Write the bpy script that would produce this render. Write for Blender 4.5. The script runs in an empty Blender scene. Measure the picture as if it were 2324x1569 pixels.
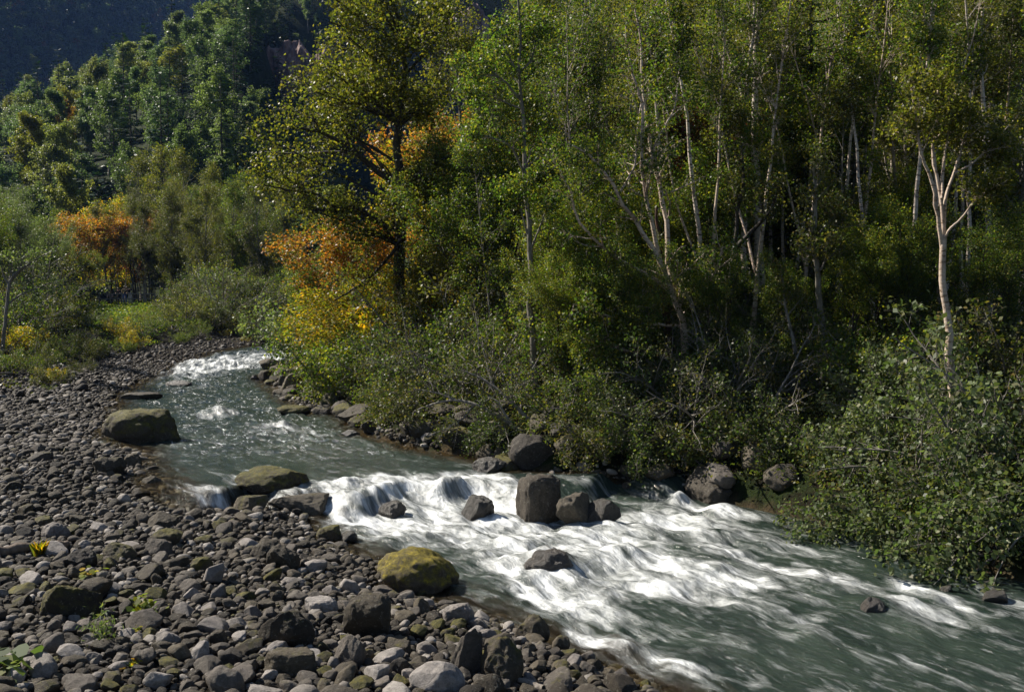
SUN_AZ, SUN_EL, SUN_E, SKY_E, EXPOSURE = -65.0, 41.0, 5.0, 0.05, 0.86
import bpy, bmesh, math, random
import numpy as np
from mathutils import Vector

SC = bpy.context.scene
COL = SC.collection
PI = math.pi

# ------------------------------------------------------------------ helpers
def hash3(ix, iy, iz, seed=0):
    with np.errstate(over='ignore'):
        h = (ix.astype(np.int64) * 374761393 + iy.astype(np.int64) * 668265263 + iz.astype(np.int64) * 2147483647 + seed * 974711) & 0x7fffffff
        h = ((h ^ (h >> 13)) * 1274126177) & 0x7fffffff
        h = (h ^ (h >> 16)) & 0xffffff
    return h / float(0xffffff)

def vnoise(p, seed=0):
    """smooth value noise, -1..1, of points (n,3)"""
    p = np.asarray(p, float)
    i = np.floor(p).astype(np.int64)
    f = p - i
    f = f * f * f * (f * (f * 6 - 15) + 10)
    r = 0
    for a in (0, 1):
        wa = f[:, 0] if a else 1 - f[:, 0]
        for b in (0, 1):
            wb = f[:, 1] if b else 1 - f[:, 1]
            for c in (0, 1):
                wc = f[:, 2] if c else 1 - f[:, 2]
                r = r + wa * wb * wc * hash3(i[:, 0] + a, i[:, 1] + b, i[:, 2] + c, seed)
    return r * 2 - 1

def fbm(p, octaves=4, seed=0, gain=0.5):
    r, a, s = 0, 1.0, 0
    p = np.asarray(p, float)
    for k in range(octaves):
        r = r + a * vnoise(p, seed + k * 17)
        s += a
        a *= gain
        p = p * 2.03 + 11.7
    return r / s

def sstep(a, b, x):
    t = np.clip((x - a) / (b - a), 0, 1)
    return t * t * (3 - 2 * t)

def unit(v):
    return v / np.maximum(np.linalg.norm(v, axis=-1, keepdims=True), 1e-9)

def mesh_np(name, V, faces, mats=(), smooth=False):
    """faces: list of (n,k) int arrays"""
    me = bpy.data.meshes.new(name)
    V = np.asarray(V, np.float32)
    me.vertices.add(len(V))
    me.vertices.foreach_set('co', V.ravel())
    faces = [np.asarray(f, np.int32) for f in faces if len(f)]
    loops = np.concatenate([f.ravel() for f in faces])
    tot = np.concatenate([np.full(len(f), f.shape[1], np.int32) for f in faces])
    st = np.concatenate([[0], np.cumsum(tot)[:-1]]).astype(np.int32)
    me.loops.add(len(loops))
    me.loops.foreach_set('vertex_index', loops)
    me.polygons.add(len(tot))
    me.polygons.foreach_set('loop_start', st)
    me.polygons.foreach_set('loop_total', tot)
    if smooth:
        me.polygons.foreach_set('use_smooth', np.ones(len(tot), bool))
    me.update(calc_edges=True)
    for m in (mats if isinstance(mats, (list, tuple)) else [mats]):
        me.materials.append(m)
    return me

def link(name, me, parent=None, loc=None):
    o = bpy.data.objects.new(name, me)
    COL.objects.link(o)
    if parent is not None:
        o.parent = parent
    if loc is not None:
        o.location = loc
    return o

def empty(name, loc=(0, 0, 0)):
    o = bpy.data.objects.new(name, None)
    o.empty_display_size = 0.2
    COL.objects.link(o)
    o.location = loc
    return o

def tag(o, label=None, cat=None, group=None, kind=None):
    if label: o['label'] = label
    if cat: o['category'] = cat
    if group: o['group'] = group
    if kind: o['kind'] = kind
    return o

def copy_tree(o, parent=None):
    c = o.copy()
    COL.objects.link(c)
    if parent is not None:
        c.parent = parent
    for ch in list(o.children):
        copy_tree(ch, c)
    return c

# ------------------------------------------------------------------ camera
CAM = np.array([0.0, 0.0, 5.2])
FPX, CX, CY = 2259.0, 1161.5, 784.5
PITCH = math.atan(145.5 / FPX)
FW = np.array([0, math.cos(PITCH), -math.sin(PITCH)])
UP = np.array([0, math.sin(PITCH), math.cos(PITCH)])

def ray(px, py):
    d = FW + np.array([1.0, 0, 0]) * ((px - CX) / FPX) + UP * ((CY - py) / FPX)
    return d / d[1]

def at(px, py, y):
    """the point seen at photo position (px,py) standing y metres ahead"""
    return CAM + ray(px, py) * y

def proj(P):
    q = np.asarray(P, float) - CAM
    z = q @ FW
    return CX + FPX * q[..., 0] / z, CY - FPX * (q @ UP) / z, z

cam = bpy.data.cameras.new('camera')
cam.lens = 35.0
cam.sensor_width = 36.0
cam.clip_end = 5000
camo = bpy.data.objects.new('camera', cam)
COL.objects.link(camo)
camo.location = CAM
camo.rotation_euler = (PI / 2 - PITCH, 0, 0)
SC.camera = camo

# ------------------------------------------------------------------ light
AZ, EL = math.radians(SUN_AZ), math.radians(SUN_EL)
SUNDIR = Vector((math.sin(AZ) * math.cos(EL), math.cos(AZ) * math.cos(EL), math.sin(EL)))
sl = bpy.data.lights.new('sun', 'SUN')
sl.energy = SUN_E
sl.angle = math.radians(0.53)
sl.color = (1.0, 0.93, 0.82)
so = bpy.data.objects.new('sun', sl)
COL.objects.link(so)
so.rotation_euler = SUNDIR.to_track_quat('Z', 'Y').to_euler()
so.location = (-40, 30, 60)
w = bpy.data.worlds.new('World')
SC.world = w
w.use_nodes = True
nt = w.node_tree
sky = nt.nodes.new('ShaderNodeTexSky')
sky.sky_type = 'NISHITA'
sky.sun_disc = False
sky.sun_elevation = EL
sky.sun_rotation = AZ
sky.air_density = 1.0
sky.dust_density = 0.6
bg = nt.nodes['Background']
bg.inputs['Strength'].default_value = SKY_E
nt.links.new(sky.outputs[0], bg.inputs['Color'])
SC.view_settings.view_transform = 'Standard'
SC.view_settings.look = 'None'
SC.view_settings.exposure = EXPOSURE
SC.view_settings.gamma = 1.0
cy = SC.cycles
SC.render.engine = 'CYCLES'
cy.max_bounces = 5
cy.diffuse_bounces = 1
cy.glossy_bounces = 2
cy.transmission_bounces = 3
cy.transparent_max_bounces = 4
cy.volume_bounces = 0
cy.caustics_reflective = False
cy.caustics_refractive = False
cy.use_denoising = True
cy.sample_clamp_indirect = 4

# ------------------------------------------------------------------ materials
def newmat(name):
    m = bpy.data.materials.new(name)
    m.use_nodes = True
    nt = m.node_tree
    b = nt.nodes['Principled BSDF']
    return m, nt, b

class N:
    def __init__(s, nt): s.nt = nt
    def n(s, t, **kw):
        nd = s.nt.nodes.new(t)
        for k, v in kw.items():
            if k.startswith('i_'):
                key = k[2:]
                nd.inputs[int(key) if key.isdigit() else key].default_value = v
            else:
                setattr(nd, k, v)
        return nd
    def l(s, a, b): s.nt.links.new(a, b)
    def ramp(s, fac, stops, interp='LINEAR'):
        r = s.n('ShaderNodeValToRGB')
        cr = r.color_ramp
        cr.interpolation = interp
        while len(cr.elements) < len(stops):
            cr.elements.new(0.5)
        for e, (p, c) in zip(cr.elements, stops):
            e.position = p
            e.color = (*c, 1) if len(c) == 3 else c
        if fac is not None: s.l(fac, r.inputs[0])
        return r.outputs[0]
    def math(s, op, a, b=None, c=None, clamp=False):
        m = s.n('ShaderNodeMath', operation=op, use_clamp=clamp)
        for i, x in enumerate((a, b, c)):
            if x is None: continue
            if isinstance(x, (int, float)): m.inputs[i].default_value = x
            else: s.l(x, m.inputs[i])
        return m.outputs[0]
    def mix(s, fac, a, b, mode='MIX'):
        m = s.n('ShaderNodeMix', data_type='RGBA', blend_type=mode)
        for i, x in ((0, fac), (6, a), (7, b)):
            if isinstance(x, (int, float)): m.inputs[i].default_value = x
            elif isinstance(x, tuple): m.inputs[i].default_value = (*x, 1) if len(x) == 3 else x
            else: s.l(x, m.inputs[i])
        return m.outputs[2]
    def noise(s, vec, scale, detail=4, rough=0.55, dist=0.0):
        t = s.n('ShaderNodeTexNoise')
        t.inputs['Scale'].default_value = scale
        t.inputs['Detail'].default_value = detail
        t.inputs['Roughness'].default_value = rough
        t.inputs['Distortion'].default_value = dist
        if vec is not None: s.l(vec, t.inputs['Vector'])
        return t.outputs['Fac']

def leaf_mat(name, cols, trans=0.4, rough=0.38, tboost=2.1, spec=0.3, var=0.5, objcols=None, tint=(0.92, 1.06, 0.42)):
    """cols: colours one leaf of the crown may have; objcols: tints one whole tree may have"""
    m, nt, b = newmat(name)
    g = N(nt)
    geo = g.n('ShaderNodeNewGeometry')
    oi = g.n('ShaderNodeObjectInfo')
    k = len(cols)
    c = g.ramp(geo.outputs['Random Per Island'], [((i + 0.5) / k, x) for i, x in enumerate(cols)])
    if objcols:
        kk = len(objcols)
        oc = g.ramp(oi.outputs['Random'], [(i / kk, x) for i, x in enumerate(objcols)], 'CONSTANT')
        c = g.mix(1.0, c, oc, 'MULTIPLY')
    # one random lightness per leaf and per tree
    r2 = g.math('FRACT', g.math('MULTIPLY', geo.outputs['Random Per Island'], 57.3))
    br = g.math('MULTIPLY_ADD', r2, var, 1 - var / 2)
    ob = g.math('MULTIPLY_ADD', g.math('FRACT', g.math('MULTIPLY', oi.outputs['Random'], 13.7)), 0.35, 0.82)
    br = g.math('MULTIPLY', br, ob)
    vm = g.n('ShaderNodeVectorMath', operation='SCALE')
    g.l(c, vm.inputs[0]); g.l(br, vm.inputs['Scale'])
    c = vm.outputs[0]
    g.l(c, b.inputs['Base Color'])
    b.inputs['Roughness'].default_value = max(rough, .46)
    b.inputs['Specular IOR Level'].default_value = min(spec, .27)
    tr = g.n('ShaderNodeBsdfTranslucent')
    v2 = g.n('ShaderNodeVectorMath', operation='MULTIPLY')
    g.l(c, v2.inputs[0]); v2.inputs[1].default_value = tuple(tboost * t for t in tint)
    g.l(v2.outputs[0], tr.inputs['Color'])
    mx = g.n('ShaderNodeMixShader')
    mx.inputs[0].default_value = trans
    g.l(b.outputs[0], mx.inputs[1]); g.l(tr.outputs[0], mx.inputs[2])
    g.l(mx.outputs[0], nt.nodes['Material Output'].inputs['Surface'])
    return m

def bark_mat(name, base, dark, light=None, birch=False, moss=0.0, scale=6.0):
    m, nt, b = newmat(name)
    g = N(nt)
    tc = g.n('ShaderNodeTexCoord')
    mp = g.n('ShaderNodeMapping')
    g.l(tc.outputs['Object'], mp.inputs[0])
    if birch:
        mp.inputs['Scale'].default_value = (3.5, 3.5, 9.5)
        f = g.noise(mp.outputs[0], 1.6, 5, 0.6)
        c = g.ramp(f, [(0.0, dark), (0.385, dark), (0.45, base), (0.72, light or base)])
        f2 = g.noise(tc.outputs['Object'], 1.1, 3)
        c = g.mix(g.math('MULTIPLY', g.ramp(f2, [(0.5, (0, 0, 0)), (0.7, (1, 1, 1))]), 0.6), c, (0.16, 0.11, 0.08))
    else:
        mp.inputs['Scale'].default_value = (scale, scale, scale * 0.25)
        f = g.noise(mp.outputs[0], 2.0, 6, 0.65)
        c = g.ramp(f, [(0.3, dark), (0.55, base), (0.75, light or base)])
    if moss:
        f3 = g.noise(tc.outputs['Object'], 1.7, 4)
        c = g.mix(g.ramp(f3, [(0.5, (0, 0, 0)), (0.62, (moss, moss, moss))]), c, (0.045, 0.05, 0.012))
    g.l(c, b.inputs['Base Color'])
    b.inputs['Roughness'].default_value = 0.75
    b.inputs['Specular IOR Level'].default_value = 0.3
    bp = g.n('ShaderNodeBump')
    bp.inputs['Strength'].default_value = 0.5
    bp.inputs['Distance'].default_value = 0.03
    g.l(f, bp.inputs['Height'])
    g.l(bp.outputs[0], b.inputs['Normal'])
    return m

MOSSC = [(0.3, (0.028, 0.026, 0.008)), (0.5, (0.075, 0.07, 0.014)), (0.7, (0.16, 0.13, 0.018))]
def stone_mat(name, stops, moss=0.0, island=False, wet=False, speck=0.25, mossc=MOSSC):
    """stops: colour ramp over the stone's own random number"""
    m, nt, b = newmat(name)
    g = N(nt)
    tc = g.n('ShaderNodeTexCoord')
    geo = g.n('ShaderNodeNewGeometry')
    oi = g.n('ShaderNodeObjectInfo')
    rnd = geo.outputs['Random Per Island'] if island else oi.outputs['Random']
    c = g.ramp(rnd, stops)
    pos = geo.outputs['Position']
    n1 = g.noise(pos, 11, 8, 0.78)
    n2 = g.noise(pos, 60, 4, 0.65)
    vm = g.n('ShaderNodeVectorMath', operation='SCALE')
    g.l(c, vm.inputs[0])
    sp = g.math('ADD', g.math('MULTIPLY_ADD', n1, 2.6, -0.3), g.math('MULTIPLY_ADD', n2, speck * 2, -speck))
    g.l(sp, vm.inputs['Scale'])
    c = vm.outputs[0]
    if not wet:
        lk = g.ramp(g.noise(pos, 21, 3, 0.6), [(0.60, (0, 0, 0)), (0.66, (.55, .55, .55))])
        c = g.mix(lk, c, (.20, .19, .155))
    if moss > 0:
        sx = g.n('ShaderNodeSeparateXYZ')
        g.l(geo.outputs['Normal'], sx.inputs[0])
        n3 = g.noise(pos, 4.5, 6, 0.7)
        k = g.math('ADD', g.math('MULTIPLY', sx.outputs[2], 0.45), g.math('MULTIPLY_ADD', n3, 2.2, -1.1 - 0.55 + moss))
        if island or moss < 0.6:
            k = g.math('ADD', k, g.math('MULTIPLY_ADD', g.math('FRACT', g.math('MULTIPLY', rnd, 31.7)), 0.8, -0.5))
        k = g.ramp(k, [(0.35, (0, 0, 0)), (0.75, (1, 1, 1))])
        mc = g.ramp(g.noise(pos, 14, 5, 0.7), mossc)
        c = g.mix(k, c, mc)
    g.l(c, b.inputs['Base Color'])
    b.inputs['Roughness'].default_value = 0.35 if wet else 0.72
    b.inputs['Specular IOR Level'].default_value = 0.5 if wet else 0.3
    bp = g.n('ShaderNodeBump')
    bp.inputs['Strength'].default_value = 1.0
    bp.inputs['Distance'].default_value = 0.045
    g.l(g.math('ADD', n1, g.math('MULTIPLY', n2, 0.4)), bp.inputs['Height'])
    g.l(bp.outputs[0], b.inputs['Normal'])
    return m

def plain_mat(name, col, rough=0.7, spec=0.3, var=0.3, scale=8):
    m, nt, b = newmat(name)
    g = N(nt)
    tc = g.n('ShaderNodeTexCoord')
    f = g.noise(tc.outputs['Object'], scale, 4)
    vm = g.n('ShaderNodeVectorMath', operation='SCALE')
    vm.inputs[0].default_value = col
    g.l(g.math('MULTIPLY_ADD', f, var * 2, 1 - var), vm.inputs['Scale'])
    g.l(vm.outputs[0], b.inputs['Base Color'])
    b.inputs['Roughness'].default_value = rough
    b.inputs['Specular IOR Level'].default_value = spec
    return m
# ------------------------------------------------------------------ the lie of the land
def wlevel(x, y):
    """height of the water surface (a ledge of 0.45 m crosses the river at y ~ 23)"""
    x = np.asarray(x, float); y = np.asarray(y, float)
    e = (y - (22.75 + 0.19 * (x + 4.2))) * 0.98 + 0.5 * np.sin(x * 1.45 + 0.9) + 0.28 * np.sin(x * 3.6 + 1.2)
    r = 0.45 * sstep(-0.75, 0.25, e) + np.maximum(0, y - 26) * 0.005 + 0.35 * sstep(54, 62, y)
    return r - 0.012 * np.maximum(0, 20 - y)

def on_water(px, py):
    r = ray(px, py)
    d = 20.0
    for _ in range(40):
        p = CAM + r * d
        d = (float(wlevel(p[0], p[1])) - CAM[2]) / r[2] * 0.6 + d * 0.4
    p = CAM + r * d
    return p

LPX = [(1480, 1569), (1390, 1520), (1310, 1490), (1180, 1432), (1060, 1378), (960, 1345), (880, 1330), (850, 1270), (720, 1222), (690, 1165), (560, 1160), (450, 1140), (370, 1105), (330, 1060), (325, 1020), (215, 1005), (245, 950), (265, 900), (330, 862), (400, 822), (480, 800), (560, 786)]
RPX = [(2323, 1320), (2080, 1245), (1900, 1200), (1720, 1155), (1580, 1135), (1545, 1105), (1400, 1076), (1280, 1070), (1160, 1062), (1120, 1045), (950, 1017), (840, 985), (770, 940), (690, 930), (640, 890), (600, 858), (640, 830), (700, 812)]
LB = [(9.5, -14), (6.5, 0), (4.2, 6), (2.6, 10)] + [tuple(on_water(*p)[:2]) for p in LPX] + [(-13, 79), (0, 83), (40, 86), (120, 90)]
RB = [(26, -14), (20, 0), (14.5, 10), (11.5, 14.2)] + [tuple(on_water(*p)[:2]) for p in RPX] + [(-8, 66), (-2, 69), (20, 72), (120, 76)]
LB = np.array(LB); RB = np.array(RB)
RIVER = np.concatenate([LB, RB[::-1]])

def poly_dist(P, line):
    d = np.full(len(P), 1e9)
    for a, b in zip(line[:-1], line[1:]):
        ab = b - a
        t = np.clip(((P - a) @ ab) / max(ab @ ab, 1e-9), 0, 1)
        q = a + t[:, None] * ab
        d = np.minimum(d, np.hypot(P[:, 0] - q[:, 0], P[:, 1] - q[:, 1]))
    return d

def inside(P, poly):
    r = np.zeros(len(P), bool)
    x, y = P[:, 0], P[:, 1]
    for a, b in zip(poly, np.roll(poly, -1, axis=0)):
        c = ((a[1] > y) != (b[1] > y))
        with np.errstate(divide='ignore', invalid='ignore'):
            xi = (b[0] - a[0]) * (y - a[1]) / (b[1] - a[1]) + a[0]
        r ^= c & (x < xi)
    return r

CRX = [-300, -200, -165, -120, -93, -60, 0, 60, 150, 300, 700]
CRY = [290, 300, 305, 345, 385, 405, 430, 430, 380, 300, 300]
CRZ = [3, 26, 44, 72, 104, 150, 185, 195, 190, 180, 200]

def far_land(x, y):
    yc = np.interp(x, CRX, CRY); zc = np.interp(x, CRX, CRZ)
    yf = np.interp(x, [-300, -100, -20, 10, 40, 100, 300], [165, 140, 125, 80, 52, 24, -60])
    s = (y - yf) / (yc - yf)
    z = np.where(s < 1, 2.6 + (zc - 2.6) * np.clip(s, 0, 1) ** 0.95, zc - (y - yc) * np.where(x > -100, 0.1, 0.8))
    z = np.where(s <= 0, -50, z)
    xr = np.interp(y, [120, 150, 400, 440], [-36, -41, -96, -105])
    back = np.maximum(-60, np.minimum((y - 315) * 1.7, 230))
    zr = 4 + 105 * np.clip((y - 125) / 275, 0, 1) ** 0.95
    g = np.where((x > xr) & (x < 60), np.maximum(zr - 1.7 * (x - xr), back), 1e3)
    z = np.minimum(z, np.where(y > 125, np.maximum(g, -50), 1e3))
    rh = 2.6 + np.clip((y + 0.9 * x - 95) * 0.42, 0, 150) * sstep(-20, 15, x)
    z = np.maximum(z, np.where(rh > 2.7, rh, -50))
    f = 150 - 0.81 * (x + 290) + 0.45 * (y - 700)
    return np.maximum(z, np.minimum(f, 430))

def land(x, y, rough=True):
    x = np.asarray(x, float).ravel(); y = np.asarray(y, float).ravel()
    P = np.stack([x, y], 1)
    dl = poly_dist(P, LB); dr = poly_dist(P, RB)
    ins = inside(P, RIVER)
    W = wlevel(np.clip(x, -30, 20), np.clip(y, 0, 80))
    Wl = 0.45 * sstep(19.0, 27.5, y - 0.25 * x - 1) + np.maximum(0, np.clip(y, 0, 80) - 26) * 0.005 + 0.35 * sstep(50, 66, y)
    Wl = np.maximum(Wl, W - 0.25)
    hl = Wl + 0.02 + 0.30 * (1 - np.exp(-dl / 1.5)) + 0.022 * np.minimum(dl, 25)
    hl -= 0.1 * sstep(3, 0, dl)
    hl += 1.1 * sstep(3.2, 7.5, dl) * sstep(34, 48, y) + 0.05 * sstep(74, 96, y) * sstep(3, 12, dl)
    lowr = sstep(29.5, 34, y)
    hr = Wl + 0.05 + (1 - 0.72 * lowr) * 0.75 * sstep(0, 0.9, dr) + 0.95 * sstep(0.5 + 1.8 * lowr, 4.5 + 2.2 * lowr, dr) + 0.5 * lowr * sstep(3, 7, dr) + 0.075 * np.clip(dr - 4.0, 0, 30)
    left = dl < dr
    h = np.where(left, hl, hr)
    m = np.minimum(dl, dr)
    h = np.where(ins, W - 0.08 - 0.75 * (1 - np.exp(-m / 1.6)), h)
    h = np.maximum(h, far_land(x, y))
    if rough:
        p = np.stack([x, y, np.zeros_like(x)], 1)
        far = sstep(90, 260, np.hypot(x, y))
        h = h + fbm(p * 0.55, 3, 5) * np.where(ins, 0.06, np.where(left, 0.07, 0.16)) + far * 4 * fbm(p * 0.03, 3, 9)
    return h

def ground_at(px, py, dmax=140.0, d0=6.0):
    """first point of the land or the water that the photo position (px,py) looks at"""
    r = ray(px, py)
    d = np.arange(d0, dmax, 0.08)
    P = CAM + r * d[:, None]
    h = np.maximum(land(P[:, 0], P[:, 1]), -9)
    ins = inside(P[:, :2], RIVER)
    h = np.where(ins, np.maximum(h, wlevel(P[:, 0], P[:, 1])), h)
    k = np.argmax(P[:, 2] < h)
    return P[k]

def land1(x, y):
    return float(land([x], [y])[0])

def axis(parts):
    a = np.concatenate([np.arange(*p) for p in parts])
    return a
gx = axis([(-900, -200, 25), (-200, -60, 5), (-60, -26, 1.5), (-26, 16, 0.33), (16, 60, 1.5), (60, 200, 6), (200, 901, 25)])
gy = axis([(-200, -10, 10), (-10, 8, 1), (8, 45, 0.33), (45, 90, 0.6), (90, 200, 3), (200, 460, 6), (460, 1300, 20)])
X, Y = np.meshgrid(gx, gy)
Z = land(X, Y)
nx, ny = len(gx), len(gy)
idx = np.arange(nx * ny).reshape(ny, nx)
F = np.stack([idx[:-1, :-1], idx[:-1, 1:], idx[1:, 1:], idx[1:, :-1]], -1).reshape(-1, 4)

def land_mat():
    m, nt, b = newmat('soil')
    g = N(nt)
    geo = g.n('ShaderNodeNewGeometry')
    at_ = g.n('ShaderNodeAttribute', attribute_name='bar')
    n1 = g.noise(geo.outputs['Position'], 1.3, 6, 0.7)
    n2 = g.noise(geo.outputs['Position'], 26, 5, 0.7)
    n3 = g.noise(geo.outputs['Position'], 0.35, 5, 0.7)
    soil = g.ramp(n2, [(0.3, (0.005, 0.004, 0.003)), (0.5, (0.012, 0.009, 0.006)), (0.7, (0.025, 0.018, 0.011))])  # near-black: shade under the right-bank bushes is put into the soil colour
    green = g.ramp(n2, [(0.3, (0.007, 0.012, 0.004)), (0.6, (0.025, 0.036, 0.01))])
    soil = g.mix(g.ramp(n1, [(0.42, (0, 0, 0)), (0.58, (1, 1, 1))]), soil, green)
    grit = g.ramp(n2, [(0.3, (0.008, 0.0065, 0.005)), (0.5, (0.022, 0.018, 0.014)), (0.7, (0.06, 0.052, 0.042))])
    c = g.mix(at_.outputs['Fac'], soil, grit)
    at2 = g.n('ShaderNodeAttribute', attribute_name='bed')
    c = g.mix(at2.outputs['Fac'], c, g.ramp(n2, [(0.3, (0.03, 0.02, 0.01)), (0.7, (0.12, 0.085, 0.045))]))
    at3 = g.n('ShaderNodeAttribute', attribute_name='hill')
    c = g.mix(at3.outputs['Fac'], c, g.ramp(g.noise(geo.outputs['Position'], 0.6, 5), [(0.35, (0.010, 0.016, 0.006)), (0.65, (0.03, 0.04, 0.014))]))
    g.l(c, b.inputs['Base Color'])
    b.inputs['Roughness'].default_value = 0.95
    b.inputs['Specular IOR Level'].default_value = 0.08
    bp = g.n('ShaderNodeBump'); bp.inputs['Strength'].default_value = 0.8; bp.inputs['Distance'].default_value = 0.05
    g.l(n2, bp.inputs['Height']); g.l(bp.outputs[0], b.inputs['Normal'])
    return m

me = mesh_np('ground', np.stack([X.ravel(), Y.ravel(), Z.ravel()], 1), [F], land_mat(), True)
P2 = np.stack([X.ravel(), Y.ravel()], 1)
DL = poly_dist(P2, LB); DR = poly_dist(P2, RB); INS = inside(P2, RIVER)
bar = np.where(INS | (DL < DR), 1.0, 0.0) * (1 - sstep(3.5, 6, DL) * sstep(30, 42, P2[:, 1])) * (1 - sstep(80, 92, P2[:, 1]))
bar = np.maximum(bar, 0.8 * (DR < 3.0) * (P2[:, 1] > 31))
a = me.attributes.new('bar', 'FLOAT', 'POINT'); a.data.foreach_set('value', bar.astype(np.float32))
a = me.attributes.new('bed', 'FLOAT', 'POINT'); a.data.foreach_set('value', (INS & (P2[:, 0] < 9 + 30 * (P2[:, 1] < 40))).astype(np.float32))
a = me.attributes.new('hill', 'FLOAT', 'POINT'); a.data.foreach_set('value', sstep(95, 120, np.hypot(P2[:, 0], P2[:, 1])).astype(np.float32))
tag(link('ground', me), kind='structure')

# ------------------------------------------------------------------ the river
ctrl = np.array([(15, -8), (11, 4), (7.6, 10), (4.6, 15), (1.6, 19.5), (-1.6, 23.3), (-5.2, 27.5), (-9.2, 33), (-12.6, 41), (-14.9, 50), (-15.8, 58), (-14.6, 65), (-10, 71), (-2, 75.5), (12, 78), (40, 80)], float)
def catmull(P, n):
    out = []
    Q = np.concatenate([[2 * P[0] - P[1]], P, [2 * P[-1] - P[-2]]])
    for i in range(1, len(Q) - 2):
        t = np.linspace(0, 1, n, endpoint=False)[:, None]
        p0, p1, p2, p3 = Q[i - 1], Q[i], Q[i + 1], Q[i + 2]
        out.append(0.5 * (2 * p1 + (p2 - p0) * t + (2 * p0 - 5 * p1 + 4 * p2 - p3) * t ** 2 + (3 * p1 - p0 - 3 * p2 + p3) * t ** 3))
    return np.concatenate(out + [P[-1:]])
cl = catmull(ctrl, 40)
cs = np.concatenate([[0], np.cumsum(np.hypot(*np.diff(cl, axis=0).T))])
near_s = cs[np.argmin(np.hypot(cl[:, 0] - 7.0, cl[:, 1] - 11))]
far_s = cs[np.argmin(np.hypot(cl[:, 0] + 9.2, cl[:, 1] - 33))]
sa = np.concatenate([np.arange(0, near_s, 0.3), np.arange(near_s, far_s, 0.055), np.arange(far_s, cs[-1], 0.14)])
cx = np.interp(sa, cs, cl[:, 0]); cyy = np.interp(sa, cs, cl[:, 1])
tx = np.gradient(cx, sa); ty = np.gradient(cyy, sa)
tl = np.hypot(tx, ty); tx /= tl; ty /= tl
k = np.ones(81) / 81
tx = np.convolve(np.pad(tx, 40, 'edge'), k, 'valid'); ty = np.convolve(np.pad(ty, 40, 'edge'), k, 'valid')
ta = np.linspace(-8.2, 8.2, 260)
S, T = np.meshgrid(sa, ta, indexing='ij')
WX = cx[:, None] + ty[:, None] * T
WY = cyy[:, None] - tx[:, None] * T
shp = WX.shape
fx, fy = WX.ravel(), WY.ravel()
Sf, Tf = S.ravel(), T.ravel()
P2 = np.stack([fx, fy], 1)
rd = np.minimum(poly_dist(P2, LB), poly_dist(P2, RB)); rin = inside(P2, RIVER)
depth = np.where(rin, rd, 0)
nearR = poly_dist(P2, RB) < poly_dist(P2, LB)
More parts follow.
